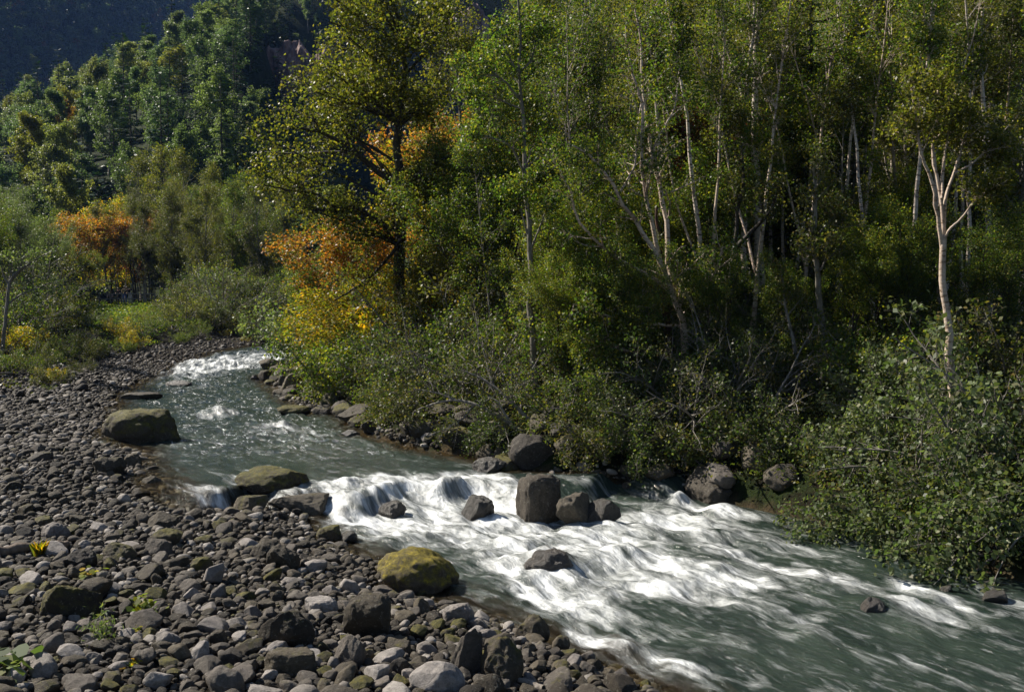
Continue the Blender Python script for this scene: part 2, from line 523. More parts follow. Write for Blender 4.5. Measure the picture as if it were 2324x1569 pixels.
# white water: (photo x, photo y, length along the flow m, width across m, strength)
FOAM = [
 (975, 1112, .35, .3, -1.3), (930, 1098, .25, .5, -.6), (1235, 1095, .5, .5, -.5), (770, 1105, .7, 1.0, .9), (800, 1118, .8, .8, 1), (850, 1128, .9, .9, 1.1), (900, 1122, .9, .9, 1.2), (950, 1135, .9, 1., 1.2), (1010, 1135, 1., .9, 1.25), (1060, 1135, 1., .9, 1.3),
 (1110, 1135, .9, .8, 1.2), (1150, 1130, .8, .6, 1.3), (1172, 1110, .5, .4, 1.2), (1165, 1160, .6, .6, 1.3), (830, 1165, .8, .7, .8),
 (900, 1185, 1.0, 1., .9), (980, 1180, 1.2, 1.2, 1.2), (1060, 1195, 1.5, 1.2, 1.2), (1150, 1200, 1.6, 1.2, 1.3), (1240, 1205, 1.5, 1., 1.2), (1330, 1210, 1.4, .9, 1.0), (940, 1215, 1.3, .6, .6),
 (1430, 1200, 1.0, .6, .8), (1490, 1178, .9, .6, 1.0), (1540, 1140, .5, .5, 1.2), (1560, 1165, .9, .6, .9), (1625, 1160, .8, .45, 1.1), (1700, 1168, 1., .4, .8), (1560, 1200, 1.4, .7, .8), (1660, 1215, 1.6, .7, .8),
 (1420, 1240, 1.6, .8, .8), (1300, 1245, 1.4, .8, .8), (1180, 1240, 1.2, .9, .8), (1520, 1265, 1.2, .45, .9), (1610, 1290, 1.1, .4, .95), (1700, 1270, 1.6, .5, .6), (1780, 1250, 1.4, .5, .5), (1250, 1268, .6, .8, .5), (1230, 1300, .5, .55, .75),
 (1150, 1290, .8, .5, .7), (1200, 1325, .8, .45, 1.2), (1260, 1330, .8, .5, 1.2), (1330, 1310, 1.1, .5, 1.2), (1400, 1300, 1.3, .5, 1.1), (1480, 1300, 1.3, .5, 1.0), (1320, 1350, 1.1, .5, .9), (1250, 1370, .9, .5, .8), (1230, 1350, .8, .3, .8),
 (1300, 1395, 1.0, .45, .9), (1360, 1385, .9, .3, .6), (1540, 1330, 1.6, .5, .7), (1640, 1330, 1.6, .5, .7), (1760, 1340, 1.6, .5, .6), (1280, 1440, .8, .3, .6), (1340, 1460, .9, .3, .55), (1420, 1480, .9, .3, .75), (1480, 1495, .8, .3, .7), (1530, 1520, .8, .3, .65), (1600, 1550, .9, .3, .6),
 (1450, 1520, .8, .2, .5), (1905, 1225, .7, .22, .8), (2000, 1250, 1., .2, .5), (1880, 1310, .6, .22, .7), (1960, 1330, .8, .25, .6), (2040, 1320, .7, .2, .7), (2080, 1335, .8, .25, .8), (2120, 1350, .9, .25, .6),
 (2050, 1380, .7, .22, 1.), (2100, 1390, .8, .25, .9), (2160, 1410, .9, .25, .6), (2240, 1340, .6, .2, .9), (2290, 1360, .7, .2, .8), (2200, 1385, .7, .2, .8), (2300, 1395, .7, .2, .7), (1810, 1405, .5, .22, .85), (1880, 1400, .6, .2, .8), (1850, 1425, .7, .2, .6), (1920, 1440, .8, .2, .5), (2250, 1430, .8, .25, .5), (2000, 1470, 1.2, .2, .4), (1780, 1285, 1.2, .3, .5), (2170, 1300, 1., .2, .4),
 (470, 1122, 1.0, .4, 1.2), (430, 1145, .8, .4, .9), (520, 1150, .8, .35, .9), (480, 1150, .7, .3, .8), (560, 1122, 1., .35, 1.0), (640, 1110, .9, .35, .9), (420, 1130, .8, .3, .8), (720, 1095, .6, .4, .9), (700, 1105, .5, .3, .6), (455, 1160, .6, .3, .35), (790, 1250, .6, .3, .6), (765, 1272, .5, .3, .6), (820, 1240, .7, .25, .5),
 (430, 838, 4., 1.6, 1.1), (470, 828, 3.5, 1.6, 1.3), (520, 826, 3., 1.8, 1.3), (580, 822, 2.5, 1.6, 1.1), (440, 850, 3., 1.2, .8), (640, 802, 2.5, 1.6, 1.0), (690, 812, 2., 1.2, .9), (560, 800, 2., 1.5, .4),
 (470, 874, 1.2, .5, .8), (435, 880, .8, .4, .5), (490, 934, 1.0, .6, 1.0), (460, 940, .8, .5, .7), (520, 942, .8, .5, .6), (610, 966, .9, .5, .9), (650, 972, .9, .5, .9), (690, 984, .9, .4, .8), (740, 995, .9, .35, .7), (600, 985, .8, .4, .5), (480, 905, 1., .6, .4), (560, 870, 1.2, .5, .4),
 (1070, 1072, .5, .5, .8), (1110, 1080, .5, .3, .7), (1040, 1080, .5, .3, .6), (1350, 1090, .8, .4, .5), (1300, 1085, .7, .3, .5), (1440, 1105, .6, .4, .5), (900, 1100, .3, .8, .5), (1290, 1110, .5, .3, .5), (1480, 1150, .8, .4, .6), (760, 1090, .5, .3, .5),
]
def flow_dir(x, y):
    i = np.argmin((cx - x) ** 2 + (cyy - y) ** 2)
    return np.array([tx[i], ty[i]])
foam = np.zeros(len(fx))
for n_, (px, py, ln, wd, st) in enumerate(FOAM):
    if n_ > 16: st *= 0.74
    if 1270 < px < 1620 and py > 1425: st *= 0.7
    if px > 1840 and py > 1200: st *= 0.85; ln *= 0.6
    p = on_water(px, py)
    u = flow_dir(p[0], p[1])
    dx, dy = fx - p[0], fy - p[1]
    a_ = (dx * u[0] + dy * u[1]) / ln
    b_ = (dx * u[1] - dy * u[0]) / wd
    foam += st * np.exp(-(a_ * a_ + b_ * b_) * 0.9)
wob = fbm(np.stack([Sf * 0.9, Tf * 2.2, 0 * Sf], 1), 4, 21)
foam += 0.26 * sstep(24, 21, fy) * (0.6 + 0.8 * fbm(np.stack([Sf * 0.35, Tf * 0.8, 0 * Sf], 1), 3, 77)) * sstep(0.2, 1.2, depth)
foam = np.maximum(foam, 0)
foam = np.clip(foam * (1 + (0.55 + 0.6 * sstep(22, 18, fy)) * wob), 0, 1.6)
def bumpat(px, py, r, stretch=1.0):
    p = on_water(px, py)
    u = flow_dir(p[0], p[1])
    dx, dy = fx - p[0], fy - p[1]
    a_ = (dx * u[0] + dy * u[1]) / (r * stretch); b_ = (dx * u[1] - dy * u[0]) / r
    return np.exp(-(a_ * a_ + b_ * b_))
H = wlevel(fx, fy)
chop = fbm(np.stack([Sf * 1.1, Tf * 1.7, 0 * Sf + 3], 1), 4, 31)
fine = fbm(np.stack([Sf * 2.6, Tf * 5.5, 0 * Sf + 7], 1), 3, 37)
live = np.clip(foam, 0, 1) * sstep(0, 0.6, depth)
far_c = sstep(24, 30, fy)
H += chop * (0.025 + 0.15 * live) + fine * (0.012 + 0.045 * live) + 0.05 * far_c * fine + 0.03 * far_c * chop
for (px, py, r, h_, st_) in [(1232, 1288, .66, .38, .9), (890, 1150, .5, .22, .8), (1015, 1125, .5, .14, .6), (1540, 1138, .26, .3, .8), (1640, 1158, .35, .15, 1.), (790, 1095, .35, .16, .7), (1540, 1275, .3, .16, 1.2), (1430, 1255, .4, .15, 1.), (1610, 1290, .35, .12, 1.2),
                      (1890, 1400, .3, .12, 1.), (2060, 1375, .3, .1, 1.), (490, 936, .7, .14, .8), (630, 968, .8, .14, 1.), (480, 828, 1.8, .25, .8), (1905, 1222, .3, .12, 1.2), (1840, 1440, .3, .08, 1.5), (1980, 1372, .35, .1, 1.)]:
    H += h_ * bumpat(px, py, r, st_)
BARE = np.clip(bumpat(1262, 1283, .34, 1.0) * 1.1 + bumpat(890, 1158, .3, 1) * .8, 0, 1)
V = np.stack([fx, fy, H], 1)
ids = np.arange(len(fx)).reshape(shp)
F = np.stack([ids[:-1, :-1], ids[1:, :-1], ids[1:, 1:], ids[:-1, 1:]], -1).reshape(-1, 4)
F = F[:, ::-1]
# keep only what lies over the bed (or just under the bank)
keep = (rin | (rd < 0.5))
F = F[keep[F].any(1)]

def water_mat():
    m, nt, b = newmat('river_water')
    g = N(nt)
    uv = g.n('ShaderNodeUVMap', uv_map='flow')
    fo = g.n('ShaderNodeAttribute', attribute_name='foam')
    de = g.n('ShaderNodeAttribute', attribute_name='depth')
    ba = g.n('ShaderNodeAttribute', attribute_name='bare')
    ca = g.n('ShaderNodeAttribute', attribute_name='calm')
    mp = g.n('ShaderNodeMapping'); mp.inputs['Scale'].default_value = (0.85, 2.7, 1)
    g.l(uv.outputs[0], mp.inputs[0])
    mp2 = g.n('ShaderNodeMapping'); mp2.inputs['Scale'].default_value = (1.9, 11, 1)
    g.l(uv.outputs[0], mp2.inputs[0])
    mp3 = g.n('ShaderNodeMapping'); mp3.inputs['Scale'].default_value = (3.0, 7.5, 1)
    g.l(uv.outputs[0], mp3.inputs[0])
    s1 = g.noise(mp.outputs[0], 1.0, 4, 0.55, 1.2)
    mp4 = g.n('ShaderNodeMapping'); mp4.inputs['Scale'].default_value = (1.0, 1.6, 1)
    g.l(uv.outputs[0], mp4.inputs[0])
    s4 = g.noise(mp4.outputs[0], 1.3, 6, 0.6, 0.8)
    s2 = g.noise(mp2.outputs[0], 1.0, 4, 0.55, 0.5)
    s3 = g.noise(mp3.outputs[0], 1.0, 6, 0.65, 1.2)
    st = g.math('ADD', g.math('ADD', g.math('MULTIPLY', s1, 0.45), g.math('MULTIPLY', s2, 0.15)), g.math('MULTIPLY', s4, 0.40))
    k = g.math('ADD', g.math('MULTIPLY', g.math('MINIMUM', fo.outputs['Fac'], 1.25), 0.685), g.math('MULTIPLY_ADD', st, 4.0, -2.16))
    fm = g.ramp(k, [(0.02, (0, 0, 0)), (0.40, (0.15, 0.16, 0.15)), (0.75, (0.46, 0.47, 0.46)), (1.0, (0.86, 0.86, 0.86))])
    # white flecks: sun glints painted into the colour of the lively upstream water
    fl = g.math('MULTIPLY', g.ramp(g.math('ADD', s3, g.math('MULTIPLY_ADD', s4, 0.35, -0.19)), [(0.555, (0, 0, 0)), (0.67, (1, 1, 1))]), g.math('MULTIPLY_ADD', ca.outputs['Fac'], -0.6, 0.6))
    fm = g.math('MAXIMUM', fm, fl)
    bare = g.math('MULTIPLY', ba.outputs['Fac'], g.ramp(s2, [(0.35, (1, 1, 1)), (0.62, (0.15, 0.15, 0.15))]))
    fm = g.math('MULTIPLY', fm, g.math('SUBTRACT', 1.0, g.math('MULTIPLY', bare, 0.9)), clamp=True)
    deep = g.ramp(g.noise(mp.outputs[0], 0.5, 4), [(0.35, (0.014, 0.024, 0.019)), (0.65, (0.028, 0.042, 0.032))])
    shallow = g.ramp(s3, [(0.35, (0.028, 0.021, 0.012)), (0.65, (0.075, 0.055, 0.03))])
    dd = g.ramp(g.math('ADD', de.outputs['Fac'], g.math('MULTIPLY_ADD', s1, 0.8, -0.4)), [(0.0, (0, 0, 0)), (0.42, (1, 1, 1))])
    c = g.mix(dd, shallow, deep)
    c = g.mix(bare, c, (0.05, 0.038, 0.026))
    c = g.mix(fm, c, (0.86, 0.88, 0.88))
    g.l(c, b.inputs['Base Color'])
    g.l(g.math('MULTIPLY_ADD', fm, 0.5, 0.10), b.inputs['Roughness'])
    b.inputs['IOR'].default_value = 1.33
    tr = g.n('ShaderNodeBsdfTransparent'); tr.inputs[0].default_value = (.80, .74, .58, 1)
    mx = g.n('ShaderNodeMixShader')
    g.l(g.math('MULTIPLY', g.math('MULTIPLY', g.math('SUBTRACT', 1.0, dd), 0.78), g.math('SUBTRACT', 1.0, fm)), mx.inputs[0])
    g.l(b.outputs[0], mx.inputs[1]); g.l(tr.outputs[0], mx.inputs[2])
    g.l(mx.outputs[0], nt.nodes['Material Output'].inputs['Surface'])
    bp = g.n('ShaderNodeBump'); bp.inputs['Strength'].default_value = 0.9; bp.inputs['Distance'].default_value = 0.09
    h = g.math('ADD', g.math('MULTIPLY', s3, 0.7), g.math('MULTIPLY', s2, 0.35))
    h = g.math('MULTIPLY', h, g.math('MULTIPLY_ADD', fm, -0.75, 1.0))
    g.l(h, bp.inputs['Height']); g.l(bp.outputs[0], b.inputs['Normal'])
    return m

me = mesh_np('river', V, [F], water_mat(), True)
for nm, v in (('foam', foam * sstep(0.0, 0.35, rd + (~rin) * -1)), ('depth', np.where(nearR & (fy < 24.5), np.clip(.35 + depth, 0, 1), np.clip(depth / 2.2, 0, 1))), ('bare', BARE), ('calm', 1 - far_c * sstep(0.3, 1.5, depth))):
    a = me.attributes.new(nm, 'FLOAT', 'POINT'); a.data.foreach_set('value', v.astype(np.float32))
uvl = me.uv_layers.new(name='flow')
li = np.empty(len(me.loops), np.int32); me.loops.foreach_get('vertex_index', li)
uvl.data.foreach_set('uv', np.stack([Sf[li], Tf[li]], 1).astype(np.float32).ravel())
tag(link('river', me), kind='structure')
# ------------------------------------------------------------------ growing trees
def interp_poly(P, i, t):
    """points and tangents on polylines P (m,n,3): polyline i (q,), parameter t (q,)"""
    n = P.shape[1]
    f = np.clip(t * (n - 1), 0, n - 1.001)
    k = f.astype(int)
    fr = (f - k)[:, None]
    a, b = P[i, k], P[i, k + 1]
    return a + (b - a) * fr, unit(b - a)

def interp_r(R, i, t):
    n = R.shape[1]
    f = np.clip(t * (n - 1), 0, n - 1.001)
    k = f.astype(int)
    return R[i, k] + (R[i, k + 1] - R[i, k]) * (f - k)

def steps(rng, start, d, L, nseg, wob, up):
    m = len(start)
    P = np.empty((m, nseg + 1, 3))
    P[:, 0] = start
    for s in range(nseg):
        d = unit(d + rng.normal(0, wob, (m, 3)) + np.array([0, 0, up]))
        P[:, s + 1] = P[:, s] + d * (L / nseg)[:, None]
    return P

def children(rng, P, R, nper, t0, t1, L, ang, up, wob, nseg, rfac=0.55, rmin=0.004, flat=0.0, taper=0.75, angv=0.2):
    m = len(P)
    i = np.repeat(np.arange(m), nper)
    q = len(i)
    t = rng.uniform(t0, t1, q)
    pos, tan = interp_poly(P, i, t)
    perp = unit(np.cross(tan, unit(rng.normal(0, 1, (q, 3)) + 1e-3)))
    if flat:
        perp = unit(perp * np.array([1, 1, 1 - flat]))
    a = rng.normal(ang, angv, q)[:, None]
    d = np.cos(a) * tan + np.sin(a) * perp
    plen = np.linalg.norm(P[:, -1] - P[:, 0], axis=1)
    l = (L if np.ndim(L) else np.full(m, L) * plen)[i] * rng.uniform(0.6, 1.15, q) * (1.1 - taper * t)
    C = steps(rng, pos, d, l, nseg, wob, up)
    r0 = np.minimum(np.maximum(interp_r(R, i, t) * rfac, rmin), l * 0.06 + rmin)
    rr = r0[:, None] * np.linspace(1, 0.25, nseg + 1)[None] 
    return C, np.maximum(rr, rmin * 0.6)

class Tubes:
    def __init__(s): s.items = []
    def add(s, P, R, k): s.items.append((P, R, k))
    def mesh(s, name, mats):
        VV, FF, off = [], [], 0
        for P, R, k in s.items:
            m, n, _ = P.shape
            T = unit(np.gradient(P, axis=1))
            ref = np.where((np.abs(T[:, :, 2].mean(1)) > 0.8)[:, None], np.array([[1.0, 0, 0]]), np.array([[0, 0, 1.0]]))[:, None, :]
            U = unit(np.cross(T, np.broadcast_to(ref, T.shape)))
            Vv = np.cross(T, U)
            a = np.arange(k) * 2 * PI / k
            ring = P[:, :, None, :] + R[:, :, None, None] * (np.cos(a)[None, None, :, None] * U[:, :, None, :] + np.sin(a)[None, None, :, None] * Vv[:, :, None, :])
            VV.append(ring.reshape(-1, 3))
            ids = off + np.arange(m * n * k).reshape(m, n, k)
            nx_ = np.roll(ids, -1, axis=2)
            FF.append(np.stack([ids[:, :-1], nx_[:, :-1], nx_[:, 1:], ids[:, 1:]], -1).reshape(-1, 4))
            off += m * n * k
        return mesh_np(name, np.concatenate(VV), [np.concatenate(FF)], mats, True)

def leaf_quads(rng, C, size, aspect=0.62, up=0.5, out=None, fold=0.18, lvar=0.35, droop=0.3):
    n = len(C)
    nrm = rng.normal(0, 0.75, (n, 3)) + np.array([0, 0, up])
    if out is not None: nrm = nrm + out
    nrm = unit(nrm)
    a = rng.normal(0, 1, (n, 3)) + np.array([0, 0, -droop])
    a = unit(a - nrm * (a * nrm).sum(1, keepdims=True))
    b = np.cross(nrm, a)
    l = (size * rng.uniform(1 - lvar, 1 + lvar, n))[:, None]
    w_ = l * aspect * 0.5
    f = l * fold
    V = np.stack([C - a * l * .5, C + b * w_ + nrm * f * .5 - a * l * 0.05, C + a * l * .5, C - b * w_ + nrm * f * .5 - a * l * 0.05], 1).reshape(-1, 3)
    return V

def leaf_mesh(name, V, mat):
    return mesh_np(name, V, [np.arange(len(V)).reshape(-1, 4)], mat)

def scatter_on(rng, P, per, spread, t0=0.0):
    m = len(P)
    i = np.repeat(np.arange(m), per)
    t = rng.uniform(t0, 1.0, len(i))
    p, _ = interp_poly(P, i, t)
    return p + rng.normal(0, spread, p.shape)

def prof(kind, f):
    if kind == 'round': return np.sin(PI * (0.12 + 0.80 * f)) ** 0.8
    if kind == 'cone': return 1.05 - f
    if kind == 'top': return np.sin(PI * (0.05 + 0.75 * f ** 1.4)) ** 0.8
    if kind == 'col': return np.sin(PI * (0.2 + 0.7 * f)) ** 0.5 * 0.9
    return 1 - 0.4 * f

def broadleaf(seed, H, r0, f0=0.3, n1=26, L1=3.5, ang=1.05, n2=9, n3=5, leaf=0.09, per=6, spread=0.16, shape='round', lean=0.1, forks=0, up1=0.06, droop=0.3, sun_up=0.5, tw=0.28, k0=7, nose=0.72):
    """-> tubes, leaf vertices. A trunk, limbs, boughs, twigs and single leaves"""
    rng = np.random.default_rng(seed)
    T = Tubes()
    n = 14
    P = np.zeros((1, n, 3)); 
    hh = np.linspace(0, H * 0.94, n)
    P[0, :, 2] = hh
    P[0, :, :2] = np.cumsum(rng.normal(0, 0.045 * H / n, (n, 2)), 0) + np.outer(hh / H, rng.normal(0, lean * H * 0.35, 2))
    P[0, 0, :2] = 0
    P[0, 0, 2] = -0.4
    R = (r0 * (1 - 0.86 * np.linspace(0, 1, n) ** 0.85))[None]
    R[0, 0] *= 1.5; R[0, 1] *= 1.08
    T.add(P, R, k0)
    stems, SR = [P], [R]
    if forks:
        t = rng.uniform(0.18, 0.5, forks)
        pos, tan = interp_poly(P, np.zeros(forks, int), t)
        az = rng.uniform(0, 2 * PI) + np.arange(forks) * 2.3
        d = np.stack([np.cos(az) * .5, np.sin(az) * .5, np.ones(forks)], 1)
        Q = steps(rng, pos, unit(d), H * 0.92 * (1 - t), n - 1, 0.07, 0.03)
        q0 = interp_r(R, np.zeros(forks, int), t) * 0.72
        RQ = q0[:, None] * (1 - 0.85 * np.linspace(0, 1, n))[None]
        T.add(Q, RQ, 6)
        stems.append(Q); SR.append(RQ)
    A = np.concatenate(stems); AR = np.concatenate(SR)
    m = len(A)
    i = rng.integers(0, m, n1 + n1 // 3 * (m - 1))
    t = rng.uniform(f0, 1.0, len(i)) ** 0.92
    t[i > 0] = rng.uniform(0.25, 1, (i > 0).sum())
    pos, tan = interp_poly(A, i, t)
    f = np.clip((pos[:, 2] / H - f0) / (1 - f0), 0, 1)
    az = np.arange(len(i)) * 2.39996 + rng.normal(0, 0.4, len(i))
    a_ = rng.normal(ang, 0.18, len(i)) - 0.45 * f
    d = np.stack([np.cos(az) * np.sin(a_), np.sin(az) * np.sin(a_), np.cos(a_)], 1)
    L = L1 * prof(shape, f) * rng.uniform(0.7, 1.15, len(i))
    B = steps(rng, pos, d, L, 6, 0.13, up1)
    br = np.minimum(interp_r(AR, i, t) * 0.6, L * 0.022 + 0.01)
    BR = br[:, None] * np.linspace(1, 0.28, 7)[None]
    T.add(B, BR, 5)
    C, CR = children(rng, B, BR, n2, 0.2, 1.0, 0.46, 0.85, 0.03, 0.14, 4)
    T.add(C, CR, 4)
    D, DR_ = children(rng, C, CR, n3, 0.25, 1.0, np.full(len(C), tw * L1 * 0.5), 0.75, -0.02 * droop, 0.2, 2, rmin=0.003)
    T.add(D, DR_, 3)
    pts = np.concatenate([scatter_on(rng, D, per, spread, 0.2), scatter_on(rng, C, max(1, per // 2), spread, 0.4)])
    cen = np.array([0, 0, H * (f0 + 1) / 2])
    out = unit(pts - cen) * 0.25
    LV = leaf_quads(rng, pts, leaf, nose, sun_up, out, droop=droop)
    return T, LV

def conifer(seed, H, r0, L1=2.6, f0=0.12, rows=26, per_row=5, leaf=0.3, dens=9, droop=-0.05):
    rng = np.random.default_rng(seed)
    T = Tubes()
    n = 12
    P = np.zeros((1, n, 3)); P[0, :, 2] = np.linspace(-0.3, H, n)
    P[0, 1:, :2] = np.cumsum(rng.normal(0, 0.012 * H / n, (n - 1, 2)), 0)
    R = (r0 * (1 - 0.95 * np.linspace(0, 1, n)))[None]; R[0, 0] *= 1.3
    T.add(P, R, 7)
    q = rows * per_row
    t = np.repeat(np.linspace(f0, 0.985, rows), per_row) + rng.normal(0, 0.008, q)
    f = np.clip((t - f0) / (1 - f0), 0, 1)
    pos, _ = interp_poly(P, np.zeros(q, int), np.clip(t, 0, 0.99))
    az = np.arange(q) * 2.39996 + rng.normal(0, 0.3, q)
    L = L1 * (1.0 - f) ** 0.8 * rng.uniform(0.55, 1.15, q) + 0.15
    el = 0.1 - 0.25 * (1 - f) + rng.normal(0, 0.08, q) + 0.5 * f ** 3
    d = np.stack([np.cos(az) * np.cos(el), np.sin(az) * np.cos(el), np.sin(el)], 1)
    B = steps(rng, pos, d, L, 5, 0.05, droop)
    BR = (0.012 + 0.012 * L)[:, None] * np.linspace(1, 0.2, 6)[None]
    T.add(B, BR, 4)
    # flat sprays along each branch
    i = np.repeat(np.arange(q), np.maximum(2, (dens * L).astype(int)))
    tt = rng.uniform(0.08, 1.0, len(i))
    p, tan = interp_poly(B, i, tt)
    side = unit(np.cross(tan, np.array([0, 0, 1.0])))
    sgn = rng.choice([-1, 1], len(i))[:, None]
    dirn = unit(tan * rng.uniform(0.4, 1.2, (len(i), 1)) + side * sgn + np.array([0, 0, -0.15]) + rng.normal(0, 0.15, (len(i), 3)))
    ln = (leaf * rng.uniform(0.6, 1.3, len(i)) * (1.15 - 0.5 * tt))[:, None]
    nrm = unit(np.cross(dirn, np.cross(np.array([0, 0, 1.0]), dirn)) + rng.normal(0, 0.3, (len(i), 3)))
    b = np.cross(nrm, dirn)
    LV = np.stack([p, p + dirn * ln * .45 + b * ln * .24, p + dirn * ln, p + dirn * ln * .45 - b * ln * .24], 1).reshape(-1, 3)
    return T, LV

def shrub(seed, H, Wd, stems=9, n2=9, n3=5, leaf=0.07, per=6, spread=0.11, bare=0.35, lean=(0, 0), nose=0.72, up=0.5):
    rng = np.random.default_rng(seed)
    T = Tubes()
    az = np.arange(stems) * 2.39996 + rng.normal(0, 0.3, stems)
    el = rng.uniform(0.45, 1.25, stems)
    d = np.stack([np.cos(az) * np.cos(el) + lean[0], np.sin(az) * np.cos(el) + lean[1], np.sin(el)], 1)
    L = np.where(el > 0.9, H, (H + Wd) * 0.55) * rng.uniform(0.7, 1.1, stems)
    B = steps(rng, np.stack([np.cos(az), np.sin(az), -1 + 0 * az], 1) * 0.12, unit(d), L, 9, 0.11, -0.015)
    BR = (0.012 + 0.011 * L)[:, None] * np.linspace(1, 0.2, 10)[None]
    T.add(B, BR, 5)
    C, CR = children(rng, B, BR, n2, bare * 0.7, 1.0, 0.42, 0.8, 0.01, 0.16, 4)
    T.add(C, CR, 4)
    D, DR_ = children(rng, C, CR, n3, 0.15, 1.0, np.full(len(C), 0.16 * (H + Wd) * 0.5), 0.75, 0.0, 0.2, 2, rmin=0.003)
    T.add(D, DR_, 3)
    pts = np.concatenate([scatter_on(rng, D, per, spread, 0.15), scatter_on(rng, C, max(1, per // 2), spread, 0.4)])
    pts = pts[pts[:, 2] > 0.05]
    out = unit(pts - np.array([0, 0, H * .4])) * 0.3
    return T, leaf_quads(rng, pts, leaf, nose, up, out)

def grown(limbs, seed, base, n2=10, L2=0.42, n3=6, L3=0.55, n4=0, leaf=0.09, per=6, spread=0.15, t0=0.25, ang=0.8, up=0.03, nose=0.72, sun_up=0.5, r4=0.0035, keep=None):
    """a tree from traced limbs: list of (points, r_start, r_end, leafy 0/1)"""
    rng = np.random.default_rng(seed)
    T = Tubes()
    LP, LR = [], []
    for pts, ra, rb, leafy in limbs:
        pts = np.asarray(pts, float) - np.asarray(base)
        s = np.concatenate([[0], np.cumsum(np.linalg.norm(np.diff(pts, axis=0), axis=1))])
        n = 16
        q = np.linspace(0, s[-1], n)
        P = np.stack([np.interp(q, s, pts[:, c]) for c in range(3)], 1)
        for _ in range(1):
            P[1:-1] = 0.25 * P[:-2] + 0.5 * P[1:-1] + 0.25 * P[2:]
        P[1:-1] += rng.normal(0, min(0.012 * s[-1] / 4, ra * 0.35), (n - 2, 3))
        R = np.linspace(ra, rb, n)
        if leafy == 2:  # a trunk's foot flares
            R[0] *= 1.5; R[1] *= 1.15
        T.add(P[None], R[None], 9 if ra > 0.08 else 6)
        if leafy:
            LP.append(P); LR.append(R)
    A, AR = np.array(LP), np.array(LR)
    B, BR = children(rng, A, AR, n2, t0, 1.0, np.full(len(A), L2), ang, up, 0.14, 6, rfac=0.5)
    T.add(B, BR, 5)
    C, CR = children(rng, B, BR, n3, 0.2, 1.0, L3, 0.8, 0.02, 0.16, 4)
    T.add(C, CR, 4)
    last = C
    if n4:
        D, DR_ = children(rng, C, CR, n4, 0.2, 1.0, 0.5, 0.75, 0.0, 0.2, 2, rmin=r4)
        T.add(D, DR_, 3)
        last = D
    pts = np.concatenate([scatter_on(rng, last, per, spread, 0.15), scatter_on(rng, C if n4 else B, max(1, per // 2), spread, 0.5)])
    if keep is not None:
        pts = pts[keep(pts + np.asarray(base))]
    return T, leaf_quads(rng, pts, leaf, nose, sun_up)

class Kind:
    """one kind of plant built once: its trunk mesh and crown mesh, to be copied"""
    def __init__(s, name, gen, bark, leafm, crown='crown', trunk='trunk'):
        T, LV = gen
        s.name, s.crown, s.trunk = name, crown, trunk
        s.tm = T.mesh(name + '_' + trunk, bark)
        s.lm = leaf_mesh(name + '_' + crown, LV, leafm)
        s.first = None
    def place(s, loc, rz=0.0, sc=1.0, name=None, leafm=None, tilt=(0, 0)):
        r = empty(name or s.name, loc)
        r.rotation_euler = (tilt[0], tilt[1], rz)
        r.scale = (sc, sc, sc) if np.isscalar(sc) else sc
        a = link(s.trunk, s.tm, r)
        b = link(s.crown, s.lm, r)
        if leafm is not None:
            b.material_slots[0].link = 'OBJECT'
            b.material_slots[0].material = leafm
        return r
def solo(name, gen, bark, leafm, base, crown='crown', trunk='trunk'):
    T, LV = gen
    r = empty(name, base)
    link(trunk, T.mesh(name + '_' + trunk, bark), r)
    link(crown, leaf_mesh(name + '_' + crown, LV, leafm), r)
    return r
# ------------------------------------------------------------------ leaf and bark colours
M = {}
M['olive'] = leaf_mat('olive_leaves', [(.058, .068, .014), (.085, .094, .018), (.12, .118, .022), (.18, .145, .026)], 0.46, .36, var=.6)
M['green'] = leaf_mat('green_leaves', [(.040, .066, .013), (.058, .095, .018), (.085, .12, .022), (.17, .15, .022)], 0.45, .36, var=.7)
M['bright'] = leaf_mat('bright_green_leaves', [(.06, .09, .015), (.085, .125, .018), (.13, .15, .02), (.22, .18, .02)], 0.45, .36, var=.7)
M['grey'] = leaf_mat('grey_green_leaves', [(.06, .085, .034), (.09, .12, .05), (.13, .16, .075), (.13, .13, .055)], 0.35, .36, spec=.7, var=.8)
M['brown'] = leaf_mat('brown_green_leaves', [(.045, .058, .016), (.06, .075, .018), (.08, .085, .022), (.13, .10, .03)], 0.38, .34, var=.8)
M['dark'] = leaf_mat('dark_green_leaves', [(.03, .05, .014), (.045, .07, .018), (.07, .095, .024), (.10, .10, .03)], 0.38, .34, var=.8)
M['orange'] = leaf_mat('orange_leaves', [(.34, .13, .022), (.38, .18, .026), (.34, .21, .03), (.24, .20, .032), (.12, .14, .025)], 0.42, .4, tint=(1, .9, .5))
M['yellow'] = leaf_mat('yellow_green_leaves', [(.12, .16, .015), (.18, .20, .018), (.28, .25, .02), (.42, .24, .015)], 0.45, .4, tint=(1, 1, .4))
M['red'] = leaf_mat('red_leaves', [(.16, .045, .02), (.14, .06, .02), (.10, .07, .02), (.07, .065, .02)], 0.4, .4, tint=(1, .8, .5))
M['needle'] = leaf_mat('dark_needles', [(0.013, 0.029, 0.013), (0.021, 0.044, 0.018), (0.031, 0.058, 0.021)], 0.1, .45, spec=.3)
FARC = [(1, 1, 1), (1.25, 1.1, .85), (.85, 1, 1), (1.5, 1.25, .7), (.8, .95, .9), (1.1, 1.15, .8), (1.3, 1.2, .7), (.9, 1.0, .8)]
M['far'] = leaf_mat('hillside_leaves', [(.07, .10, .042), (.095, .13, .054), (.13, .165, .07)], 0.42, .45, objcols=FARC, var=.7, tint=(1, 1, .6))
M['farneedle'] = leaf_mat('hillside_needles', [(0.018, 0.042, 0.021), (0.027, 0.057, 0.027), (0.042, 0.075, 0.033)], 0.1, .5, spec=.3)
